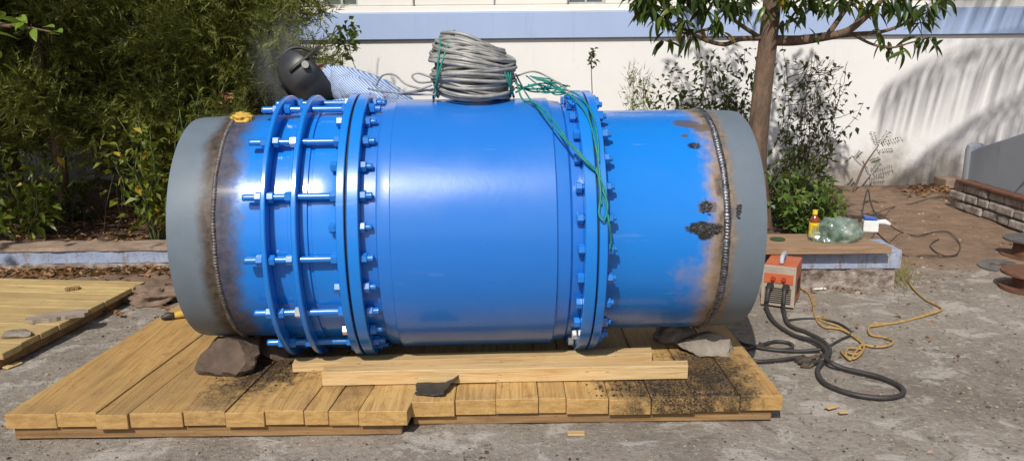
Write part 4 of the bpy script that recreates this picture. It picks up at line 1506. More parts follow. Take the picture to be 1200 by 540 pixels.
# paper scrap and brick chips near the planter foot
q = MB(); q.box((0, 0, 0.004), (0.09, 0.04, 0.006)); o = q.build('paper_packet', M['white_plastic'], None, bevel=0.002, bseg=1); P = G(959, 338); o.location = (P.x, P.y, 0.0); o.rotation_euler = (0.08, 0, 0.1)
tag(o, 'crumpled white packet lying below the rubble foot', 'packet')

# ================================================================== RUSTY PIPE FLANGES AT THE EDGE
M['rust'] = simple('rusty_steel', (0.20, 0.085, 0.045), (0.09, 0.045, 0.03), 14, 0.75, 0.2, 0.5, 40, 0.004)
M['dull_steel'] = simple('dull_steel', (0.20, 0.19, 0.18), (0.11, 0.10, 0.095), 10, 0.5, 0.5, 0.3)
def spool(px, py, rad, h, label, capmat):
    P = G(px, py)
    t = thing('flanged_spool', label, 'pipe spool', (P.x, P.y, -0.004))
    q = MB(); q.lathe([(0, rad * 0.55), (0, rad), (0.02, rad), (0.02, rad * 0.55)], 36, 'Z', closed=True); q.build('base_flange', M['rust'], t, smooth=True, auto=30)
    q = MB(); q.lathe([(0.021, rad * 0.5), (0.021, rad * 0.60), (h - 0.024, rad * 0.56), (h - 0.024, rad * 0.48)], 36, 'Z', closed=True); q.build('barrel', M['rust'], t, smooth=True, auto=30)
    q = MB(); q.lathe([(h - 0.023, 0.0001), (h - 0.023, rad * 0.96), (h - 0.019, rad), (h - 0.004, rad), (h, rad * 0.97), (h, 0.0001)], 36, 'Z'); q.build('top_flange', capmat, t, smooth=True, auto=30)
    return t
spool(1203, 301, 0.165, 0.15, 'rusty flanged pipe spool with dull steel cover near the parapet', M['dull_steel'])
spool(1206, 338, 0.17, 0.12, 'rusty flanged pipe spool standing on the bare concrete', M['rust'])
q = MB(); q.lathe([(0, 0.055), (0, 0.13), (0.014, 0.13), (0.016, 0.126), (0.016, 0.058)], 32, 'Z', closed=True); o = q.build('steel_ring', M['dull_steel'], None, smooth=True, auto=30); P = G(1170, 313); o.location = (P.x, P.y, 0.002); o.rotation_euler = (R(3), R(-3), 0)
tag(o, 'flat steel ring lying on the dirt beside the rusty spools', 'steel ring')

# ================================================================== STAIR PARAPET ON THE FAR SIDE
xp = 4.28
par = thing('parapet', 'weathered stair parapet with sloping top on a stone plinth', 'parapet', (xp, 6.0, 0))
q = MB()
pts = [(7.32, 0.28), (7.32, 0.55), (7.20, 0.60), (6.27, 0.90), (4.6, 1.44), (4.6, 0.28)]
vs = [(0.0, y - 6, z) for y, z in pts] + [(0.16, y - 6, z) for y, z in pts]
n = len(pts)
fs = [tuple(range(n)), tuple(range(2 * n - 1, n - 1, -1))] + [(i, i + n, (i + 1) % n + n, (i + 1) % n) for i in range(n)]
q.add(vs, fs); q.build('sloping_wall', M['parapet'], par, bevel=0.012)
q = MB(); q.lathe([(0.26, 0.0001), (0.26, 0.085), (0.56, 0.085), (0.60, 0.075), (0.625, 0.04), (0.63, 0.0001)], 20, 'Z'); o = q.build('end_post', M['parapet'], par, smooth=True, auto=40); o.location = (0.07, 1.36, 0)
# plinth: individual stones over a dark core
q = MB(); q.box((0.10, -0.05, 0.115), (0.28, 2.76, 0.27)); q.build('plinth_core', M['rubble'], par)
rr = random.Random(4)
M['stone_w'] = simple('whitewashed_stone', (0.46, 0.43, 0.39), (0.16, 0.10, 0.075), 7, 0.9, 0, 0.9, 18, 0.02, which='World')
for row in range(3):
    y = -1.42
    while y < 1.28:
        L = rr.uniform(0.13, 0.26)
        hh = 0.082
        q = MB()
        q.box((-0.045 + rr.uniform(-0.012, 0.012), y + L / 2, 0.045 + row * 0.088), (0.06, L - 0.016, hh - 0.012))
        o = q.build('stone', M['stone_w'], par, bevel=0.014, bseg=2)
        y += L
q = MB(); q.box((0.06, -0.05, 0.272), (0.30, 2.82, 0.03)); q.build('ledge', M['rust'], par, bevel=0.008)
# steps behind the parapet
for k in range(5):
    q = MB(); q.box((1.0, 1.0 - 0.3 * k, 0.085 + 0.0), (1.6, 0.3, 0.0)) if False else q.box((0.98, 1.05 - 0.30 * k, 0.08 * (k + 1)), (1.6, 0.298, 0.16 * (k + 1)))
    q.build('step', M['soil_cap'], par, bevel=0.01)
P = G(1123, 221)
q = MB(); q.box((0, 0, 0.05), (0.28, 0.4, 0.10)); o = q.build('stone_block', M['soil_cap'], None, bevel=0.015); o.location = (P.x, P.y + 0.2, 0)
tag(o, 'low concrete block between the parapet end and the white wall', 'block')

# ================================================================== VEGETATION
class Leaves:
    """collects many small faces fast"""
    def __init__(s):
        s.v, s.f, s.n = [], [], 0

    def diamond(s, P, d, up, L, W, fold=0.25):
        d = d / (np.linalg.norm(d) + 1e-9)
        b = np.cross(d, up); b /= (np.linalg.norm(b) + 1e-9)
        nn_ = np.cross(b, d)
        m = P + d * L * 0.45
        droop = -np.array([0, 0, 1.0]) * L * 0.18
        s.v += [P, m + b * W * 0.5 + nn_ * W * fold, P + d * L + droop, m - b * W * 0.5 + nn_ * W * fold]
        s.f += [(s.n, s.n + 1, s.n + 2), (s.n, s.n + 2, s.n + 3)]
        s.n += 4

    def blade(s, P, d, L, W, up=np.array([0, 0, 1.0])):
        b = np.cross(d, up); k = np.linalg.norm(b)
        b = b / k if k > 1e-6 else np.array([1.0, 0, 0])
        s.v += [P - b * W * 0.5, P + b * W * 0.5, P + d * L]
        s.f += [(s.n, s.n + 1, s.n + 2)]
        s.n += 3

    def build(s, name, mat, parent=None):
        me = bpy.data.meshes.new(name)
        me.from_pydata([tuple(p) for p in s.v], [], s.f)
        me.materials.append(mat)
        me.update()
        return link(name, me, parent)


def unit(v):
    return v / (np.linalg.norm(v) + 1e-9)


def rvec():
    return unit(rng.normal(size=3))


def branchy(q, base, top, r0, r1, wob=0.04, n=10, seed=0):
    base, top = Vector(base), Vector(top)
    pts, rad = [], []
    for i in range(n + 1):
        u = i / n
        p = base.lerp(top, u) + Vector((wob * fbm((u * 2, seed, 0), 1.3, 2), wob * fbm((u * 2, seed, 5), 1.3, 2), 0)) * min(1, 4 * u)
        pts.append(p); rad.append(r0 + (r1 - r0) * u)
    q.tube(pts, rad, 8)
    return pts


# ---- conifer hedge: feathery sprays on drooping limbs
def tri_mesh(name, V, mat, parent):
    """V: (n, 3, 3) triangles"""
    n = len(V)
    me = bpy.data.meshes.new(name)
    me.vertices.add(n * 3)
    me.vertices.foreach_set('co', V.reshape(-1).astype(np.float32))
    me.loops.add(n * 3)
    me.loops.foreach_set('vertex_index', np.arange(n * 3, dtype=np.int32))
    me.polygons.add(n)
    me.polygons.foreach_set('loop_start', np.arange(0, n * 3, 3, dtype=np.int32))
    me.materials.append(mat)
    me.update(calc_edges=True)
    return link(name, me, parent)


def un(a):
    return a / (np.linalg.norm(a, axis=-1, keepdims=True) + 1e-9)


def conifer(x, y, z0, h, rad, nlimb, nspray, seed, label, zlow):
    t = thing('conifer', label, 'tree', (x, y, z0), 0, 'conifers of the hedge')
    q = MB()
    branchy(q, (0, 0, -0.05), (0.05, 0, h * 0.97), 0.06, 0.012, 0.10, 12, seed)
    tris = []
    lq = MB()
    for i in range(nlimb):
        u = (i + rng.random()) / nlimb
        zb = zlow + (h - zlow) * u
        env = rad * (1 - 0.55 * u ** 2) * (0.75 + 0.25 * min(1, u * 4))
        a = rng.uniform(0, 2 * PI)
        ln_ = env * rng.uniform(0.6, 1.12)
        dirv = unit(np.array([math.cos(a), math.sin(a), rng.uniform(0.0, 0.55)]))
        p0 = np.array([0.03 * u, 0, zb])
        w = np.linspace(0, 1, 6)[:, None]
        pts = p0 + dirv * ln_ * w + np.array([0, 0, -0.30 * ln_]) * w * w
        lq.tube([tuple(p) for p in pts], [0.010, .008, .007, .005, .004, .003], 4)
        N = nspray
        ww = rng.uniform(0.12, 1.0, N) ** 0.75
        k = np.minimum(4, (ww * 5).astype(int)); f = (ww * 5 - k)[:, None]
        c = pts[k] * (1 - f) + pts[k + 1] * f + rng.normal(size=(N, 3)) * (0.055 * (0.5 + ww))[:, None]
        sd = un(dirv * 0.55 + un(rng.normal(size=(N, 3))) * 0.7 + np.stack([np.zeros(N), np.zeros(N), rng.uniform(-0.45, 0.45, N)], -1))
        sl = rng.uniform(0.12, 0.25, N)[:, None]
        side = un(np.cross(sd, un(rng.normal(size=(N, 3)))))
        for m in range(13):
            g = (m + 0.5) / 13
            P = c + sd * sl * g
            sg = 1 if m % 2 else -1
            nd = un(sd * 0.85 + side * sg * (0.75 - 0.4 * g) + rng.normal(size=(N, 3)) * 0.2)
            b = un(np.cross(nd, un(rng.normal(size=(N, 3)))))
            L_ = sl * rng.uniform(0.30, 0.50, N)[:, None] * (1 - 0.4 * g)
            W_ = 0.0105
            tris.append(np.stack([P - b * W_ / 2, P + b * W_ / 2, P + nd * L_], 1))
    q.build('trunk', M['bark'], t, smooth=True)
    lq.build('limbs', M['twig'], t, smooth=True)['kind'] = 'stuff'
    tri_mesh('crown', np.concatenate(tris), M['conifer'], t)
    return t


cz = 0.10
conifer(-2.18, 6.5, cz, 3.0, 0.80, 120, 62, 1, 'feathery conifer of the hedge next to the blue banded wall', 0.55)
conifer(-2.95, 6.9, cz, 3.1, 0.95, 120, 56, 2, 'feathery conifer between the hedge end tree and yellow leaved shrub', 0.60)
conifer(-3.75, 6.45, cz, 3.0, 0.90, 120, 58, 3, 'feathery conifer standing behind the yellow leaved shrub', 0.75)
conifer(-4.65, 6.7, cz, 3.1, 0.95, 120, 56, 4, 'feathery conifer near the gap showing white wall', 0.75)
conifer(-5.75, 7.2, cz, 3.1, 1.0, 80, 46, 5, 'feathery conifer at the far end of the hedge', 0.7)
conifer(-3.4, 7.7, cz, 3.2, 1.0, 90, 46, 6, 'feathery conifer behind the hedge row close to the wall', 0.15)
conifer(-5.0, 7.9, cz, 3.0, 1.0, 80, 46, 7, 'feathery conifer with low boughs close to the wall', 0.12)


# ---- leafy clumps
def leafy(name, label, cat, base, stems, nl, size, mat, stem_mat, spread, seed, group=None, aspect=0.42, jitter=0.5, r0=0.008, hang=0.2):
    """stems: list of end points relative to base; leaves sit along the outer part of each stem"""
    t = thing(name, label, cat, tuple(base), 0, group)
    L = Leaves()
    for si, e in enumerate(stems):
        e = Vector(e)
        q = MB()
        pts = branchy(q, (e.x * 0.08, e.y * 0.08, -0.03), e, r0, r0 * 0.3, 0.10 * e.length, 8, seed + si)
        q.build('stem', stem_mat, t, smooth=True)
        for _ in range(nl):
            u = rng.uniform(0.3, 1.0)
            k = min(7, int(u * 8)); f = u * 8 - k
            c = np.array(pts[k].lerp(pts[k + 1], f)) + rng.normal(size=3) * spread * (0.4 + 0.6 * u)
            d = unit(unit(c - np.array(pts[max(0, k - 2)])) * 0.5 + rvec() * jitter + np.array([0, 0, -hang]))
            s_ = size * rng.uniform(0.65, 1.3)
            L.diamond(c, d, unit(np.array([0, 0, 1.0]) + rvec() * 0.5), s_, s_ * aspect, rng.uniform(0.05, 0.3))
    L.build('foliage', mat, t)
    return t


def fan(n, w, d, h0, h1, seed):
    rr_ = random.Random(seed)
    return [(rr_.uniform(-w, w), rr_.uniform(-d, d), rr_.uniform(h0, h1)) for _ in range(n)]


# yellow green shrubs in front of the hedge
P = G(185, 262, 0.12)
leafy('garden_shrub', 'yellow green leafy shrub between the hedge and grey pipe end', 'shrub', (D(182, 262, 5.82).x, 5.82, 0.1), fan(15, 0.28, 0.2, 0.45, 1.12, 2), 34, 0.085, M['shrub'], M['green_stem'], 0.07, 3, 'yellow green shrubs by the hedge', 0.5)
leafy('garden_shrub', 'low yellow green shrub leaning over the blue kerb', 'shrub', (D(28, 270, 5.9).x, 5.9, 0.1), fan(12, 0.36, 0.2, 0.25, 0.75, 4), 30, 0.09, M['shrub'], M['green_stem'], 0.07, 5, 'yellow green shrubs by the hedge', 0.5)
leafy('garden_shrub', 'dark green shrub hugging the foot of the conifers', 'shrub', (D(60, 230, 6.5).x, 6.5, 0.1), fan(12, 0.45, 0.2, 0.12, 0.42, 9), 18, 0.085, M['dark_bush'], M['twig'], 0.09, 7, None, 0.5)
leafy('garden_shrub', 'small green weed clump behind the top of the grey pipe end', 'shrub', (D(235, 150, 5.9).x, 5.9, 0.1), fan(5, 0.12, 0.1, 0.9, 1.2, 12), 9, 0.07, M['shrub'], M['green_stem'], 0.04, 17, None, 0.5)
# dry twigs under the hedge
q = MB(); rr = random.Random(12)
for _ in range(160):
    x, y = rr.uniform(-5.2, -1.6), rr.uniform(5.8, 7.2)
    e = Vector((x + rr.uniform(-.15, .15), y + rr.uniform(-.1, .1), 0.1 + rr.uniform(0.1, 0.55)))
    q.tube([(x, y, 0.08), ((x + e.x) / 2 + rr.uniform(-.03, .03), y, (0.1 + e.z) / 2), e], [0.004, 0.003, 0.0015], 4)
tag(q.build('dry_twigs', M['twig'], smooth=True), 'tangle of dry twigs under the conifer hedge', 'twigs', kind='stuff')

# bright broad leaves hanging in from the shade tree (built below)
# ---- mango tree
MY = 5.75
mt = thing('mango_tree', 'slender brown trunked tree with drooping long leaves behind pipe end', 'tree', (D(893, 250, MY).x, MY, 0.18))
mtl = Vector(mt.location)
q = MB()
tr_px = [(894, 265), (889, 230), (886, 190), (889, 150), (894, 100), (900, 48), (905, 0), (908, -60), (903, -140), (896, -230)]
tp = [D(x, y, MY) - mtl for (x, y) in tr_px]
tp[0].z = -0.03
q.tube(smooth_path(tp, 5), [0.082 - 0.030 * i / 45 for i in range(46)], 14)
trunk = q.build('trunk', M['bark'], mt, smooth=True)
tm = M['bark']
branches = [
    ([(897, 47, 0), (930, 48, -.05), (962, 44, -.12), (990, 38, -.2), (1010, 24, -.25), (1032, 2, -.3), (1050, -30, -.3)], 0.040, 0.012),
    ([(985, 42, -.15), (1005, 40, -.18), (1035, 37, -.25), (1062, 27, -.3), (1085, 12, -.35)], 0.018, 0.006),
    ([(1000, 41, -.18), (1022, 52, -.2), (1045, 56, -.28), (1068, 50, -.3), (1090, 44, -.3)], 0.011, 0.004),
    ([(968, 44, -.12), (985, 20, -.1), (1005, -10, -.1), (1030, -50, -.1)], 0.022, 0.010),
    ([(893, 45, 0), (868, 46, -.1), (850, 52, -.2), (828, 48, -.25), (805, 36, -.3), (790, 30, -.35), (772, 20, -.4)], 0.020, 0.006),
    ([(893, 46, 0), (866, 28, -.1), (845, 10, -.2), (830, -10, -.3)], 0.018, 0.008),
    ([(845, 30, -.15), (815, 38, -.25), (793, 38, -.3), (775, 28, -.35)], 0.012, 0.004),
    ([(897, 40, 0), (918, 30, -.1), (940, 18, -.2), (965, 0, -.25)], 0.013, 0.005),
    ([(905, 0, 0), (940, -40, -.1), (1000, -80, -.3)], 0.03, 0.01),
    ([(905, -20, 0), (860, -60, -.2), (800, -90, -.4)], 0.03, 0.01),
    ([(903, -120, 0), (930, -180, .3), (980, -230, .5)], 0.025, 0.01),
    ([(900, -180, 0), (860, -230, .3), (820, -260, .4)], 0.025, 0.01),
]
for (pl, r0, r1) in branches:
    pts = smooth_path([D(x, y, MY + dy) - mtl for (x, y, dy) in pl], 6)
    q = MB(); q.tube(pts, [r0 + (r1 - r0) * i / (len(pts) - 1) for i in range(len(pts))], 8)
    q.build('branch', M['bark'], mt, smooth=True)


def leaf_mesh(name, L, W, curl, mat, segs=6):
    vs, fs = [], []
    for i in range(segs + 1):
        u = i / segs
        w = W * (math.sin(PI * min(1, u ** 0.8 * 0.98 + 0.02)) ** 0.8) * 0.5 + 0.0008
        z = -curl * L * u * u
        y = L * u
        vs += [(-w, y, z + w * 0.35), (0, y, z), (w, y, z + w * 0.35)]
    for i in range(segs):
        a = i * 3
        fs += [(a, a + 1, a + 4, a + 3), (a + 1, a + 2, a + 5, a + 4)]
    me = bpy.data.meshes.new(name)
    me.from_pydata(vs, [], fs)
    me.materials.append(mat)
    me.polygons.foreach_set('use_smooth', [True] * len(me.polygons))
    return me


def leaf_mat_obj(name, stops, gloss=0.32, trans=0.28):
    t = NT(name)
    oi = t.n('ObjectInfo')
    f = t.noise(t.coord('Object'), 18, 3, 0.5)
    c = t.ramp(oi.outputs['Random'], stops)
    c = t.mix(t.mapr(f, 0.35, 0.65, 0, 0.25), c, (0.02, 0.03, 0.01))
    pb = t.n('BsdfPrincipled'); t.L.new(c, pb.inputs['Base Color']); pb.inputs['Roughness'].default_value = gloss; pb.inputs['Specular IOR Level'].default_value = 0.4
    tr_ = t.n('BsdfTranslucent'); t.L.new(t.mix(0.45, c, (0.25, 0.32, 0.03)), tr_.inputs[0])
    ms = t.n('MixShader'); ms.inputs[0].default_value = trans
    t.L.new(pb.outputs[0], ms.inputs[1]); t.L.new(tr_.outputs[0], ms.inputs[2]); t.L.new(ms.outputs[0], t.out.inputs[0])
    return t.m


M['mango_o'] = leaf_mat_obj('mango_leaf_single', [(0.0, (0.012, 0.028, 0.010)), (0.6, (0.035, 0.062, 0.016)), (0.88, (0.085, 0.14, 0.022)), (0.95, (0.16, 0.19, 0.02)), (0.985, (0.38, 0.20, 0.02))])
LM = [leaf_mesh('leaf_blade', 0.135, 0.036, c, M['mango_o']) for c in (0.10, 0.25, 0.42)]


def leaf_obj(parent, loc, d, roll, me, sc):
    o = link('leaf', me, parent)
    q_ = Vector(d).normalized().to_track_quat('Y', 'Z')
    o.rotation_mode = 'QUATERNION'
    o.rotation_quaternion = q_ @ Euler((0, roll, 0)).to_quaternion()
    o.location = loc
    o.scale = (sc, sc, sc)
    return o


# leaf rosettes: pixel centre, depth offset, count
ros = [(762, 12, -.4, 9), (748, 2, -.4, 7), (775, 20, -.4, 9), (790, 8, -.38, 10), (800, 25, -.35, 9), (812, 40, -.33, 8), (783, 46, -.35, 6), (826, 10, -.3, 10), (840, 24, -.28, 7), (855, 6, -.25, 8), (870, 14, -.2, 7),
       (818, 2, -.3, 8), (845, 36, -.25, 5), (875, -6, -.2, 8), (800, -8, -.35, 9), (770, -8, -.38, 9), (925, 2, -.15, 9), (940, 12, -.2, 9), (958, 2, -.25, 10), (975, 6, -.25, 8), (920, 20, -.15, 5),
       (985, -6, -.2, 8), (1005, 4, -.2, 7), (1030, 8, -.3, 8), (1052, 4, -.3, 10), (1068, 14, -.32, 9), (1090, 6, -.35, 9), (1105, -2, -.35, 7), (1080, 24, -.32, 7), (1060, -8, -.3, 8), (1038, 52, -.26, 5), (1058, 56, -.28, 6), (1072, 48, -.3, 6), (1088, 44, -.3, 6), (1030, 38, -.24, 4), (955, 36, -.12, 3), (905, 12, -.1, 5)]
cnt = 0
for (px, py, dy, n) in ros:
    c = D(px, py, MY + dy) - mtl
    for k in range(n):
        if cnt >= 298:
            break
        a = 2 * PI * k / n + random.uniform(-.4, .4)
        d = Vector((math.cos(a) * 0.75, math.sin(a) * 0.75, random.uniform(-1.25, -0.1)))
        leaf_obj(mt, c + Vector((random.gauss(0, .025), random.gauss(0, .03), random.gauss(0, .02))), d, random.uniform(-.7, .7), random.choice(LM), random.uniform(0.72, 1.12))
        cnt += 1
# upper crown, above the frame
L = Leaves()
for _ in range(240):
    c = np.array(D(random.uniform(760, 1080), random.uniform(-420, -40), MY + random.uniform(-.5, .7)) - mtl)
    c[2] = max(c[2], np.array(D(900, -25, MY) - mtl)[2])
    for k in range(9):
        a = 2 * PI * k / 9 + rng.uniform(-.3, .3)
        d = unit(np.array([math.cos(a), math.sin(a), rng.uniform(-1.1, 0.1)]))
        L.diamond(c + rng.normal(size=3) * 0.03, d, np.array([0, 0, 1.0]), 0.14 * rng.uniform(.8, 1.2), 0.04)
for _ in range(46):
    c = np.array(D(random.choice((random.uniform(745, 880), random.uniform(915, 1105))), random.uniform(-25, 14), MY + random.uniform(-.45, .3)) - mtl)
    for k in range(8):
        a = 2 * PI * k / 8 + rng.uniform(-.3, .3)
        L.diamond(c + rng.normal(size=3) * 0.03, unit(np.array([math.cos(a), math.sin(a), rng.uniform(-1.4, -0.1)])), np.array([0, 0, 1.0]), 0.13 * rng.uniform(.8, 1.2), 0.036)
o = L.build('crown', M['mango'], mt); o['kind'] = 'stuff'

# ---- wall shrubs behind
WSY = 7.9
def px_fan(base_px, tips, Y, z0):
    b = Vector((D(base_px, 200, Y).x, Y, z0))
    return b, [tuple(D(x, y, Y + random.uniform(-.25, .25)) - b) for (x, y) in tips]
b, st = px_fan(850, [(735, 95), (760, 105), (780, 92), (795, 118), (800, 80), (815, 95), (830, 75), (845, 65), (850, 90), (865, 60), (872, 85), (835, 110), (860, 115), (810, 120), (875, 110), (790, 128), (770, 125), (840, 128), (865, 100), (822, 60)], WSY, 0.0)
leafy('wall_shrub', 'thin dark leaved shrub against white wall above scorched pipe end', 'shrub', b, st, 95, 0.068, M['wall_shrub'], M['twig'], 0.085, 21, None, 0.55, 0.8, 0.007, 0.5)
b, st = px_fan(930, [(925, 55), (940, 62), (955, 58), (972, 70), (985, 75), (1000, 72), (990, 98), (975, 105), (960, 110), (945, 95), (915, 90), (920, 120), (930, 150), (985, 150), (1005, 120), (950, 80), (965, 90)], 7.6, 0.0)
leafy('wall_shrub', 'sparse twiggy shrub standing between tree trunk and bare white wall', 'shrub', b, st, 36, 0.066, M['wall_shrub'], M['twig'], 0.06, 41, None, 0.5, 0.8, 0.006, 0.6)
# bare side twigs of the sparse shrub
q = MB(); rr = random.Random(9)
for _ in range(70):
    p0 = D(rr.uniform(915, 965), rr.uniform(80, 190), 7.6 + rr.uniform(-.2, .2))
    p1 = p0 + Vector((rr.uniform(-.1, .32), rr.uniform(-.1, .1), rr.uniform(0.0, .28)))
    q.tube([p0 - b, (p0 + p1) / 2 - b + Vector((0, 0, -.02)), p1 - b], [0.004, 0.003, 0.0016], 4)
o = q.build('bare_twigs', M['twig'], bpy.data.objects['wall_shrub.001'], smooth=True); o['kind'] = 'stuff'

# feathery weeds on the wall line
for (px, py, lb) in ((742, 82, 'feathery pale weed rising behind the blue flange'), (757, 92, 'short feathery weed rising behind the azure pipe section')):
    Y = 6.2
    top = D(px, py, Y)
    t = thing('feathery_weed', lb, 'weed', (top.x, Y, 0.0))
    q = MB(); pts = branchy(q, (0, 0, 0), (0, 0, top.z), 0.006, 0.002, 0.05, 8, px); q.build('stem', M['green_stem'], t, smooth=True)
    L = Leaves()
    for _ in range(420):
        u = rng.uniform(0.55, 1.0)
        c = np.array([0, 0, top.z * u]) + rng.normal(size=3) * 0.035
        L.blade(c, unit(np.array([0, 0, .8]) + rvec() * 0.8), rng.uniform(.03, .08), 0.005, rvec())
    L.build('foliage', M['shrub'], t)

# leafy bush and darker one behind in the planter
leafy('planter_bush', 'bright green leafy bush with pale blooms behind the board', 'bush', (D(948, 262, 5.42).x, 5.42, 0.2), fan(22, 0.26, 0.14, 0.08, 0.40, 6), 26, 0.075, M['bush'], M['green_stem'], 0.055, 61, None, 0.5)
leafy('planter_bush', 'dark leaved bush in the shade beside the tree trunk', 'bush', (D(925, 250, 5.85).x, 5.85, 0.2), fan(18, 0.22, 0.16, 0.15, 0.56, 8), 34, 0.075, M['dark_bush'], M['twig'], 0.06, 71, None, 0.5)
# pinnate sapling
Y = 8.0
bs = G(1000, 224)
t = thing('sapling', 'thin leaning sapling with feathery leaves against the white wall', 'sapling', (bs.x, bs.y, 0.0))
q = MB(); e1 = D(1030, 170, bs.y) - Vector(t.location); m1_ = D(1012, 196, bs.y) - Vector(t.location)
q.tube(smooth_path([(0, 0, -.02), m1_, e1], 6), [0.017 - 0.012 * i / 12 for i in range(13)], 7)
q.tube(smooth_path([m1_, D(1003, 188, bs.y) - Vector(t.location), D(998, 182, bs.y) - Vector(t.location)], 5), 0.004, 5)
q.build('stem', M['bark'], t, smooth=True)
L = Leaves()
for (sx0, sy0, sx1, sy1) in ((1030, 170, 1055, 163), (1028, 172, 1022, 155), (1026, 178, 1045, 176), (1030, 170, 1040, 155), (999, 183, 990, 190), (1001, 186, 1008, 178), (1018, 190, 1030, 186)):
    a, b_ = np.array(D(sx0, sy0, bs.y) - Vector(t.location)), np.array(D(sx1, sy1, bs.y) - Vector(t.location))
    d = b_ - a
    for k in range(9):
        for sg in (-1, 1):
            L.diamond(a + d * (k + 1) / 9, unit(d * 2 + sg * np.array([-d[2], 0.2, d[0]]) * 4), unit(np.array([0, -1.0, 0.4]) + 0.5 * rvec()), 0.042 * rng.uniform(.6, 1.2), 0.013)
L.build('foliage', M['wall_shrub'], t)

# tall thin plant in front of the wall above the crouching person; stalks behind the pipe
vb = Vector((D(410, 100, 7.2).x, 7.2, 0.0))
leafy('climbing_weed', 'tall thin weed with leaf tufts rising behind the welder', 'weed', vb, [tuple(D(x, y, 7.2) - vb) for (x, y) in ((393, -4), (414, 40))], 2, 0.05, M['bush'], M['twig'], 0.02, 81, None, 0.6, 0.6, 0.008)
L = Leaves()
for (x, y, n, s_) in ((410, 38, 26, .03), (415, 52, 20, .025), (397, 48, 14, .02), (408, 66, 10, .018), (404, 35, 12, .02)):
    for _ in range(n):
        c = np.array(D(x, y, 7.2) - vb) + rng.normal(size=3) * s_ * 1.6
        L.diamond(c, rvec(), rvec(), 0.065, 0.045)
L.build('leaf_tuft', M['bush'], bpy.data.objects['climbing_weed'])['kind'] = 'stuff'
for (px, py, lb, Y) in ((694, 60, 'single dry stalk with seed head rising above the blue flange', 6.2), (265, 113, 'thin stalk with reddish bud behind grey pipe end', 5.9)):
    top = D(px, py, Y)
    t = thing('stalk', lb, 'weed', (top.x, Y, 0))
    q = MB(); branchy(q, (0, 0, 0), (0, 0, top.z), 0.006, 0.003, 0.03, 8, px); q.build('stem', M['twig'], t, smooth=True)
    L = Leaves()
    for _ in range(26):
        L.diamond(np.array([0, 0, top.z - rng.uniform(-.01, .10)]) + rng.normal(size=3) * 0.018, rvec(), rvec(), 0.05, 0.022)
    L.build('seed_head', M['dark_bush'] if px > 600 else M['dry_leaf'], t)

# shade tree beside the yard (crown above the frame): its shade falls on the hedge, its lowest twig hangs into view
stx, sty = -5.6, 3.9
stt = thing('shade_tree', 'broad leaved tree with bright twig hanging in before the hedge', 'tree', (stx, sty, 0))
q = MB(); branchy(q, (0, 0, -0.05), (0.2, 0, 3.2), 0.14, 0.08, 0.15, 10, 3); q.build('trunk', M['bark'], stt, smooth=True)
L = Leaves()
rr = random.Random(21)
for i in range(13):
    a = rr.uniform(0, 2 * PI); rad_ = rr.uniform(0.6, 1.9)
    e = Vector((0.75 + rad_ * math.cos(a) * 1.15, 0.55 + 0.6 * rad_ * math.sin(a), rr.uniform(2.45, 3.2)))
    q = MB(); branchy(q, (0.15, 0, 2.0), e, 0.05, 0.012, 0.2, 8, i); q.build('branch', M['bark'], stt, smooth=True)
    for _ in range(190):
        c = np.array(e) + rng.normal(size=3) * np.array([0.42, 0.36, 0.20])
        c[2] = max(c[2], 2.2)
        L.diamond(c, rvec(), unit(np.array([0, 0, 1.0]) + 0.6 * rvec()), 0.15, 0.09)
o = L.build('crown', M['mango'], stt); o['kind'] = 'stuff'
LB = [leaf_mesh('broad_leaf', 0.115, 0.055, c, leaf_mat_obj('broad_leaf', [(0.0, (0.08, 0.16, 0.02)), (0.5, (0.16, 0.27, 0.03)), (1.0, (0.24, 0.34, 0.05))], 0.3, 0.35)) for c in (0.1, 0.3)]
stl = Vector(stt.location)
q = MB()
tw_ = smooth_path([(0.2, 0, 2.4), (0.9, 0.35, 2.2), D(-40, 20, 4.7) - stl, D(20, 30, 4.7) - stl, D(62, 38, 4.7) - stl], 6)
q.tube(tw_, [0.03 - 0.027 * i / (len(tw_) - 1) for i in range(len(tw_))], 6)
q.build('branch', M['bark'], stt, smooth=True)
for (px, py) in ((2, 22), (8, 30), (18, 28), (30, 26), (40, 34), (52, 32), (60, 40), (66, 36), (5, 14), (22, 20), (-6, 40), (3, 76), (-5, 70), (0, 60)):
    a = random.uniform(0, 2 * PI)
    leaf_obj(stt, D(px, py, 4.7 + random.uniform(-.06, .06)) - stl, (math.cos(a) * .8 + .4, math.sin(a) * .6, random.uniform(-.5, .1)), random.uniform(-.5, .5), random.choice(LB), random.uniform(.8, 1.15))

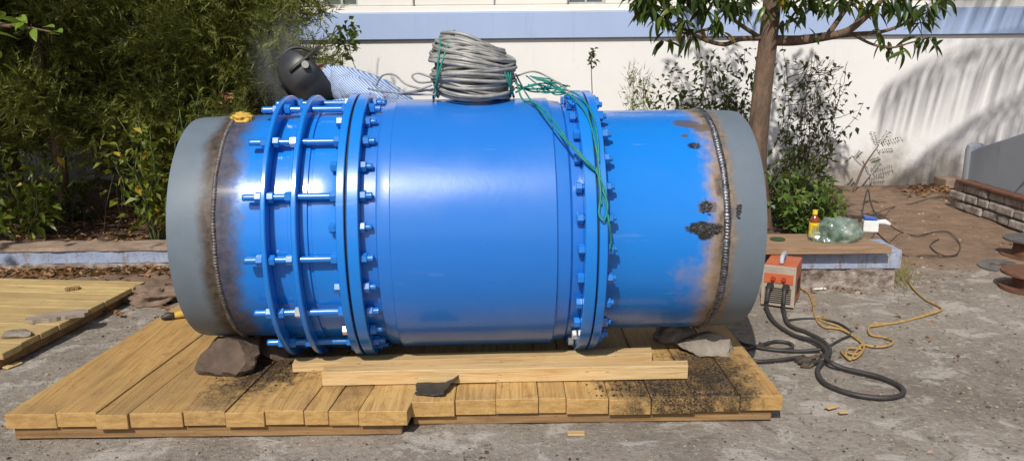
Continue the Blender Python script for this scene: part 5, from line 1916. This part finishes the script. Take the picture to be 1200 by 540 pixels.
# palm beyond the side of the frame, throwing the frond shadows on the white wall and the parapet
pmx, pmy = 5.95, 3.9
pm = thing('palm_tree', 'tall palm with arching fronds beside the stair parapet', 'tree', (pmx, pmy, 0))
q = MB(); branchy(q, (0, 0, -0.05), (-0.25, -0.1, 6.4), 0.13, 0.10, 0.1, 12, 2); q.build('trunk', M['bark'], pm, smooth=True)
fronds = [(2.55, 2.7, .55), (2.85, 3.0, .35), (3.15, 3.0, .25), (3.45, 2.9, .4), (2.2, 2.6, .6), (3.8, 2.7, .5), (4.4, 2.6, .5), (5.2, 2.6, .5), (0.2, 2.6, .5), (1.2, 2.6, .5), (1.7, 2.6, .6), (5.9, 2.5, .5)]
for (a, ln_, rise) in fronds:
    L = Leaves()
    pts = []
    for k in range(15):
        u = k / 14
        pts.append(Vector((-0.25 + math.cos(a) * ln_ * u, -0.1 + math.sin(a) * ln_ * u, 6.4 + rise * ln_ * u * 0.9 - 0.95 * ln_ * u * u * (0.55 + rise * .4))))
    q = MB(); q.tube(pts, [0.02 - 0.017 * k / 14 for k in range(15)], 5)
    fr = q.build('frond', M['palm'], pm, smooth=True)
    for k in range(2, 14):
        for j in range(4):
            p = np.array(pts[k].lerp(pts[min(14, k + 1)], j / 4))
            d = np.array((pts[min(14, k + 1)] - pts[k]).normalized())
            side = unit(np.cross(d, np.array([0, 0, 1.0])))
            for sg in (-1, 1):
                dd = unit(d * 0.45 + side * sg * 0.55 + np.array([0, 0, -1.1]) + 0.1 * rvec())
                L.diamond(p, dd, unit(np.array([0, 0, 1.0]) + .2 * rvec()), 0.80 * (1 - 0.5 * abs(k / 14 - 0.45)), 0.034, 0.1)
    L.build('leaflets', M['palm'], fr)

# small creeper on the parapet top
leafy('parapet_weed', 'small dark weed growing over the parapet top', 'weed', (xp - 0.02, 5.95, 0.70), fan(6, .10, .12, -.15, .22, 3), 10, 0.07, M['dark_bush'], M['twig'], 0.05, 91, None, 0.5)

# leaf litter
def litter(name, spots, n, size, label, seed, zf, mat='dry_leaf'):
    rr_ = random.Random(seed)
    L = Leaves()
    for _ in range(n):
        x, y = spots(rr_)
        a = rr_.uniform(0, 2 * PI)
        d = np.array([math.cos(a), math.sin(a), rr_.uniform(-.1, .45)])
        s_ = size * rr_.uniform(.5, 1.3)
        L.diamond(np.array([x, y, zf(x, y) + rr_.uniform(0.003, 0.02)]), d, unit(np.array([rr_.uniform(-.5, .5), rr_.uniform(-.5, .5), 1.0])), s_, s_ * 0.45, rr_.uniform(0, .4))
    o = L.build(name, M[mat])
    return tag(o, label, 'leaves', kind='stuff')
litter('leaf_litter', lambda r_: (r_.uniform(-5.2, -1.5), 5.45 - abs(r_.gauss(0, .10))), 800, 0.07, 'dry brown leaves gathered along the blue kerb', 1, lambda x, y: 0.0)
litter('leaf_litter', lambda r_: (r_.uniform(-6, -1.4), r_.uniform(5.7, 7.4)), 2600, 0.07, 'dry brown leaves under the conifer hedge', 2, lambda x, y: 0.12 + 0.05 * fbm((x, y, .12), 3.5, 4))
litter('leaf_litter', lambda r_: (lambda p: (p.x, p.y))(G(r_.uniform(1060, 1130), min(r_.gauss(222, 5), 240))), 160, 0.08, 'dry leaves swept against the foot of the white wall', 3, lambda x, y: 0.0)
litter('leaf_litter', lambda r_: (lambda p: (p.x, p.y))(G(r_.uniform(890, 1130), r_.uniform(300, 420))), 60, 0.035, 'dry leaf bits scattered near the yellow rope', 4, lambda x, y: 0.0)
litter('leaf_litter', lambda r_: (r_.uniform(0.6, 2.2), r_.uniform(4.74, 4.83)), 130, 0.03, 'dry leaf crumbs along the rubble foot', 6, lambda x, y: 0.0)
litter('leaf_litter', lambda r_: (lambda p: (p.x, p.y))(G(r_.uniform(120, 230), r_.uniform(330, 375))), 60, 0.06, 'dry leaves around the brown rag heap', 7, lambda x, y: 0.0)
# straw grass tuft at the planter corner
L = Leaves()
for _ in range(240):
    P = G(1055 + rng.normal() * 9, 325 + rng.normal() * 8)
    L.blade(np.array(P), unit(np.array([rng.normal() * .5, rng.normal() * .5, 1.0])), rng.uniform(.04, .16), 0.004, rvec())
tag(L.build('grass_tuft', M['grass_dry']), 'straw coloured grass tuft at the planter wall corner', 'grass', kind='stuff')

# ================================================================== THE WELDER BEHIND THE PIPE
wt = thing('person', 'person in striped blue shirt bent behind the pipe wearing dark welding helmet', 'person', (-0.75, 4.70, 0))
wl = Vector(wt.location)
def W(px, py, Y): return D(px, py, Y) - wl
head = W(366, 90, 4.62)
neck = W(392, 92, 4.66)
chest = W(413, 98, 4.70); chest.z = max(chest.z, 1.20)
joints = {
    'pelvis': (Vector((0.30, 0.06, 0.88)), 0.150), 'belly': (Vector((0.09, 0.05, 1.12)), 0.185), 'chest': (Vector((-0.13, 0.00, 1.325)), 0.22),
    'neck': (Vector((-0.29, -0.03, 1.355)), 0.085), 'head': (head, 0.092), 'crown': (head + Vector((-0.06, -.01, -.02)), 0.085),
    'shL': (Vector((-0.17, -0.19, 1.32)), 0.10), 'elL': (Vector((0.06, -0.36, 1.225)), 0.055), 'wrL': (Vector((-0.20, -0.44, 1.225)), 0.040),
    'shR': (Vector((-0.17, 0.20, 1.30)), 0.10), 'elR': (Vector((-0.34, 0.20, 1.03)), 0.055), 'wrR': (Vector((-0.50, -0.02, 1.08)), 0.040),
    'hipL': (Vector((0.33, -0.09, 0.80)), 0.115), 'knL': (Vector((-0.06, -0.14, 0.50)), 0.078), 'anL': (Vector((0.14, -0.12, 0.085)), 0.050), 'toL': (Vector((-0.07, -0.14, 0.04)), 0.040),
    'hipR': (Vector((0.33, 0.19, 0.80)), 0.115), 'knR': (Vector((0.02, 0.24, 0.48)), 0.078), 'anR': (Vector((0.24, 0.22, 0.085)), 0.050), 'toR': (Vector((0.03, 0.24, 0.04)), 0.040),
}
bones = [('pelvis', 'belly'), ('belly', 'chest'), ('chest', 'neck'), ('neck', 'head'), ('head', 'crown'), ('chest', 'shL'), ('shL', 'elL'), ('elL', 'wrL'), ('chest', 'shR'), ('shR', 'elR'), ('elR', 'wrR'),
         ('pelvis', 'hipL'), ('hipL', 'knL'), ('knL', 'anL'), ('anL', 'toL'), ('pelvis', 'hipR'), ('hipR', 'knR'), ('knR', 'anR'), ('anR', 'toR')]
# hands: palm and five fingers
def hand(tagn, wr, d, up):
    d = Vector(d).normalized(); up = Vector(up).normalized(); sd = d.cross(up).normalized()
    joints['pm' + tagn] = (wr + d * 0.075, 0.034); bones.append(('wr' + tagn, 'pm' + tagn))
    for k, (o_, l_) in enumerate(((-0.030, .068), (-0.010, .078), (0.010, .074), (0.030, .058))):
        a = wr + d * 0.085 + sd * o_
        joints[f'f{k}a' + tagn] = (a, 0.0095); joints[f'f{k}b' + tagn] = (a + d * l_ * .5 - up * .008, 0.009); joints[f'f{k}c' + tagn] = (a + d * l_ * .85 - up * .034, 0.008)
        bones.extend([('pm' + tagn, f'f{k}a' + tagn), (f'f{k}a' + tagn, f'f{k}b' + tagn), (f'f{k}b' + tagn, f'f{k}c' + tagn)])
    a = wr + d * 0.03 - sd * 0.042
    joints['ta' + tagn] = (a, 0.011); joints['tb' + tagn] = (a + d * .045 - sd * .018 - up * .015, 0.010)
    bones.extend([('wr' + tagn, 'ta' + tagn), ('ta' + tagn, 'tb' + tagn)])
hand('L', joints['wrL'][0], (-1, -0.25, -0.35), (0, -0.2, 1))
hand('R', joints['wrR'][0], (-1, -0.3, 0.0), (0, 0.1, 1))
names = list(joints)
me = bpy.data.meshes.new('body')
me.from_pydata([tuple(joints[k][0]) for k in names], [(names.index(a), names.index(b)) for a, b in bones], [])
ob = bpy.data.objects.new('body', me); col.objects.link(ob)
sk = ob.modifiers.new('skin', 'SKIN'); sk.use_smooth_shade = True
for i, k in enumerate(names):
    sv = me.skin_vertices[0].data[i]
    r_ = joints[k][1]
    sv.radius = (r_, r_ * (0.9 if k in ('chest', 'belly') else 1.0))
    sv.use_root = (k == 'pelvis')
sb = ob.modifiers.new('sub', 'SUBSURF'); sb.levels = 2; sb.render_levels = 2
dg = bpy.context.evaluated_depsgraph_get()
bme = bpy.data.meshes.new_from_object(ob.evaluated_get(dg))
bpy.data.objects.remove(ob)
tsn = NT('striped_shirt')
tc = tsn.coord('Object', (1, 1, 1), (0, R(52), 0))
wv = tsn.n('TexWave'); wv.wave_type = 'BANDS'; wv.bands_direction = 'X'; tsn.L.new(tc, wv.inputs['Vector']); wv.inputs['Scale'].default_value = 30; wv.inputs['Distortion'].default_value = 1.2; wv.inputs['Detail'].default_value = 2; wv.inputs['Detail Scale'].default_value = 0.6
cc = tsn.ramp(wv.outputs[0], [(0.35, (0.50, 0.55, 0.65)), (0.65, (0.13, 0.24, 0.48))])
tsn.bsdf(cc, 0.9, 0, tsn.bump(tsn.noise(tsn.coord('Object'), 9, 3, 0.6, 0.8), 0.8, 0.03), 0.2)
M['shirt'] = tsn.m
M['trousers'] = simple('dark_trousers', (0.06, 0.065, 0.08), (0.035, 0.04, 0.05), 12, 0.9, 0, 0.4, 20, 0.01)
M['skin'] = simple('skin', (0.22, 0.115, 0.07), (0.17, 0.085, 0.05), 16, 0.55, 0, 0.1)
for m in (M['shirt'], M['trousers'], M['skin'], M['cable'], M['yellow_cloth']):
    bme.materials.append(m)
hipv, nk = joints['belly'][0], joints['neck'][0]
ax = (joints['chest'][0] - joints['pelvis'][0]).normalized()
wrL, wrR = joints['wrL'][0], joints['wrR'][0]
for p in bme.polygons:
    c = p.center
    if (c - head).length < 0.15 and c.x < nk.x - 0.02:
        p.material_index = 2
    elif c.x < nk.x - 0.03 and (c - nk).length < 0.09:
        p.material_index = 2
    elif (c - wrL).length < 0.20 and c.x < wrL.x - 0.005 or (c - wrR).length < 0.2 and c.x < wrR.x - 0.005:
        p.material_index = 4
    elif c.z < 0.09:
        p.material_index = 3
    elif (c - hipv).dot(ax) < -0.05 and c.z < 1.0 and c.x > -0.22:
        p.material_index = 1
    else:
        p.material_index = 0
    p.use_smooth = True
link('body', bme, wt)

# helmet: shell pulled over head and face, turned down towards the weld
M['helmet'] = simple('charcoal_helmet', (0.035, 0.037, 0.042), (0.022, 0.024, 0.027), 9, 0.45, 0, 0.15, 40, 0.003)
M['lens'] = bsdf_simple('dark_lens', (0.012, 0.014, 0.012), 0.08)
HM = Matrix.Translation(head + Vector((-0.02, -0.01, -0.004))) @ Matrix.Rotation(R(14), 4, 'Z') @ Matrix.Rotation(R(-38), 4, 'Y') @ Matrix.Scale(1.2, 4)
vs, fs = [], []
nu, nv = 30, 22
for j in range(nv + 1):
    v_ = j / nv
    th_ = PI * (0.02 + 0.96 * v_)                     # from crown to chin
    for i in range(nu + 1):
        ph_ = R(-118) + R(236) * i / nu               # open behind the ears
        r1 = 0.150
        x = -r1 * math.sin(th_) * math.cos(ph_)
        y = 0.120 * math.sin(th_) * math.sin(ph_)
        z = 0.155 * math.cos(th_)
        if x < -0.06:
            x = -0.06 + (x + 0.06) * 0.72              # flatter face plate
        if z < 0:
            z *= 1.12; y *= 1 - 0.25 * v_
        vs.append((x, y, z))
for j in range(nv):
    for i in range(nu):
        a = j * (nu + 1) + i
        fs.append((a, a + 1, a + nu + 2, a + nu + 1))
q = MB(); q.add([HM @ Vector(p) for p in vs], fs)
hs = q.build('helmet', M['helmet'], wt, smooth=True)
so = hs.modifiers.new('thickness', 'SOLIDIFY'); so.thickness = 0.004
q = MB()
for (c, s_) in (((-0.132, 0, 0.055), (0.016, 0.13, 0.012)), ((-0.132, 0, -0.025), (0.016, 0.13, 0.012)), ((-0.132, 0.06, 0.015), (0.016, 0.012, 0.07)), ((-0.132, -0.06, 0.015), (0.016, 0.012, 0.07))):
    q.box(HM @ Vector(c), s_, HM.to_3x3().normalized() @ Matrix.Scale(1.2, 3))
q.build('window_frame', M['cable'], hs, bevel=0.003, bseg=1)
q = MB(); q.box(HM @ Vector((-0.131, 0, 0.015)), (0.008, 0.108, 0.068), HM.to_3x3().normalized() @ Matrix.Scale(1.2, 3)); q.build('dark_window', M['lens'], hs)
q = MB()
bp = [HM @ Vector((0.128 * math.cos(a) * (1.05), 0.112 * math.sin(a), 0.075 + 0.0)) for a in [R(-110) + R(220) * i / 20 for i in range(21)]]
q.tube(bp, 0.011, 6)
bp = [HM @ Vector((0.10 * math.cos(a), 0.02, 0.03 + 0.125 * math.sin(a))) for a in [R(10) + R(110) * i / 12 for i in range(13)]]
q.tube(bp, 0.010, 6)
q.build('headband', M['cable'], hs, smooth=True)
for sg in (-1, 1):
    q = MB(); q.tube([HM @ Vector((0.03, sg * 0.112, 0.055)), HM @ Vector((0.03, sg * 0.140, 0.055))], [0.022, 0.019], 12); q.build('pivot_knob', M['frame'], hs, smooth=True, auto=40)

# thin welding smoke beside the helmet
ts = NT('welding_smoke')
for l_ in list(ts.out.inputs[0].links):
    ts.L.remove(l_)
tcg = ts.n('TexCoord').outputs['Object']
ln2 = ts.n('VectorMath', operation='LENGTH'); ts.L.new(tcg, ln2.inputs[0])
sh_ = ts.mapr(ln2.outputs['Value'], 0.15, 1.0, 1, 0)
ns_ = ts.mapr(ts.noise(ts.coord('Object', (1.3, 1.3, .8)), 1.6, 4, 0.6, 0.6), 0.40, 0.72, 0, 1)
pv = ts.n('VolumePrincipled'); pv.inputs['Color'].default_value = (0.80, 0.86, 0.95, 1)
ts.L.new(ts.math('MULTIPLY', ts.math('MULTIPLY', sh_, ns_), 1.6), pv.inputs['Density'])
ts.L.new(pv.outputs[0], ts.out.inputs['Volume'])
bm = bmesh.new(); bmesh.ops.create_icosphere(bm, subdivisions=3, radius=1)
me = bpy.data.meshes.new('smoke'); bm.to_mesh(me); bm.free(); me.materials.append(ts.m)
o = link('smoke', me); o.location = D(330, 72, 4.75); o.scale = (0.26, 0.22, 0.36)
tag(o, 'thin bluish welding smoke drifting beside the helmet', 'smoke', kind='stuff')
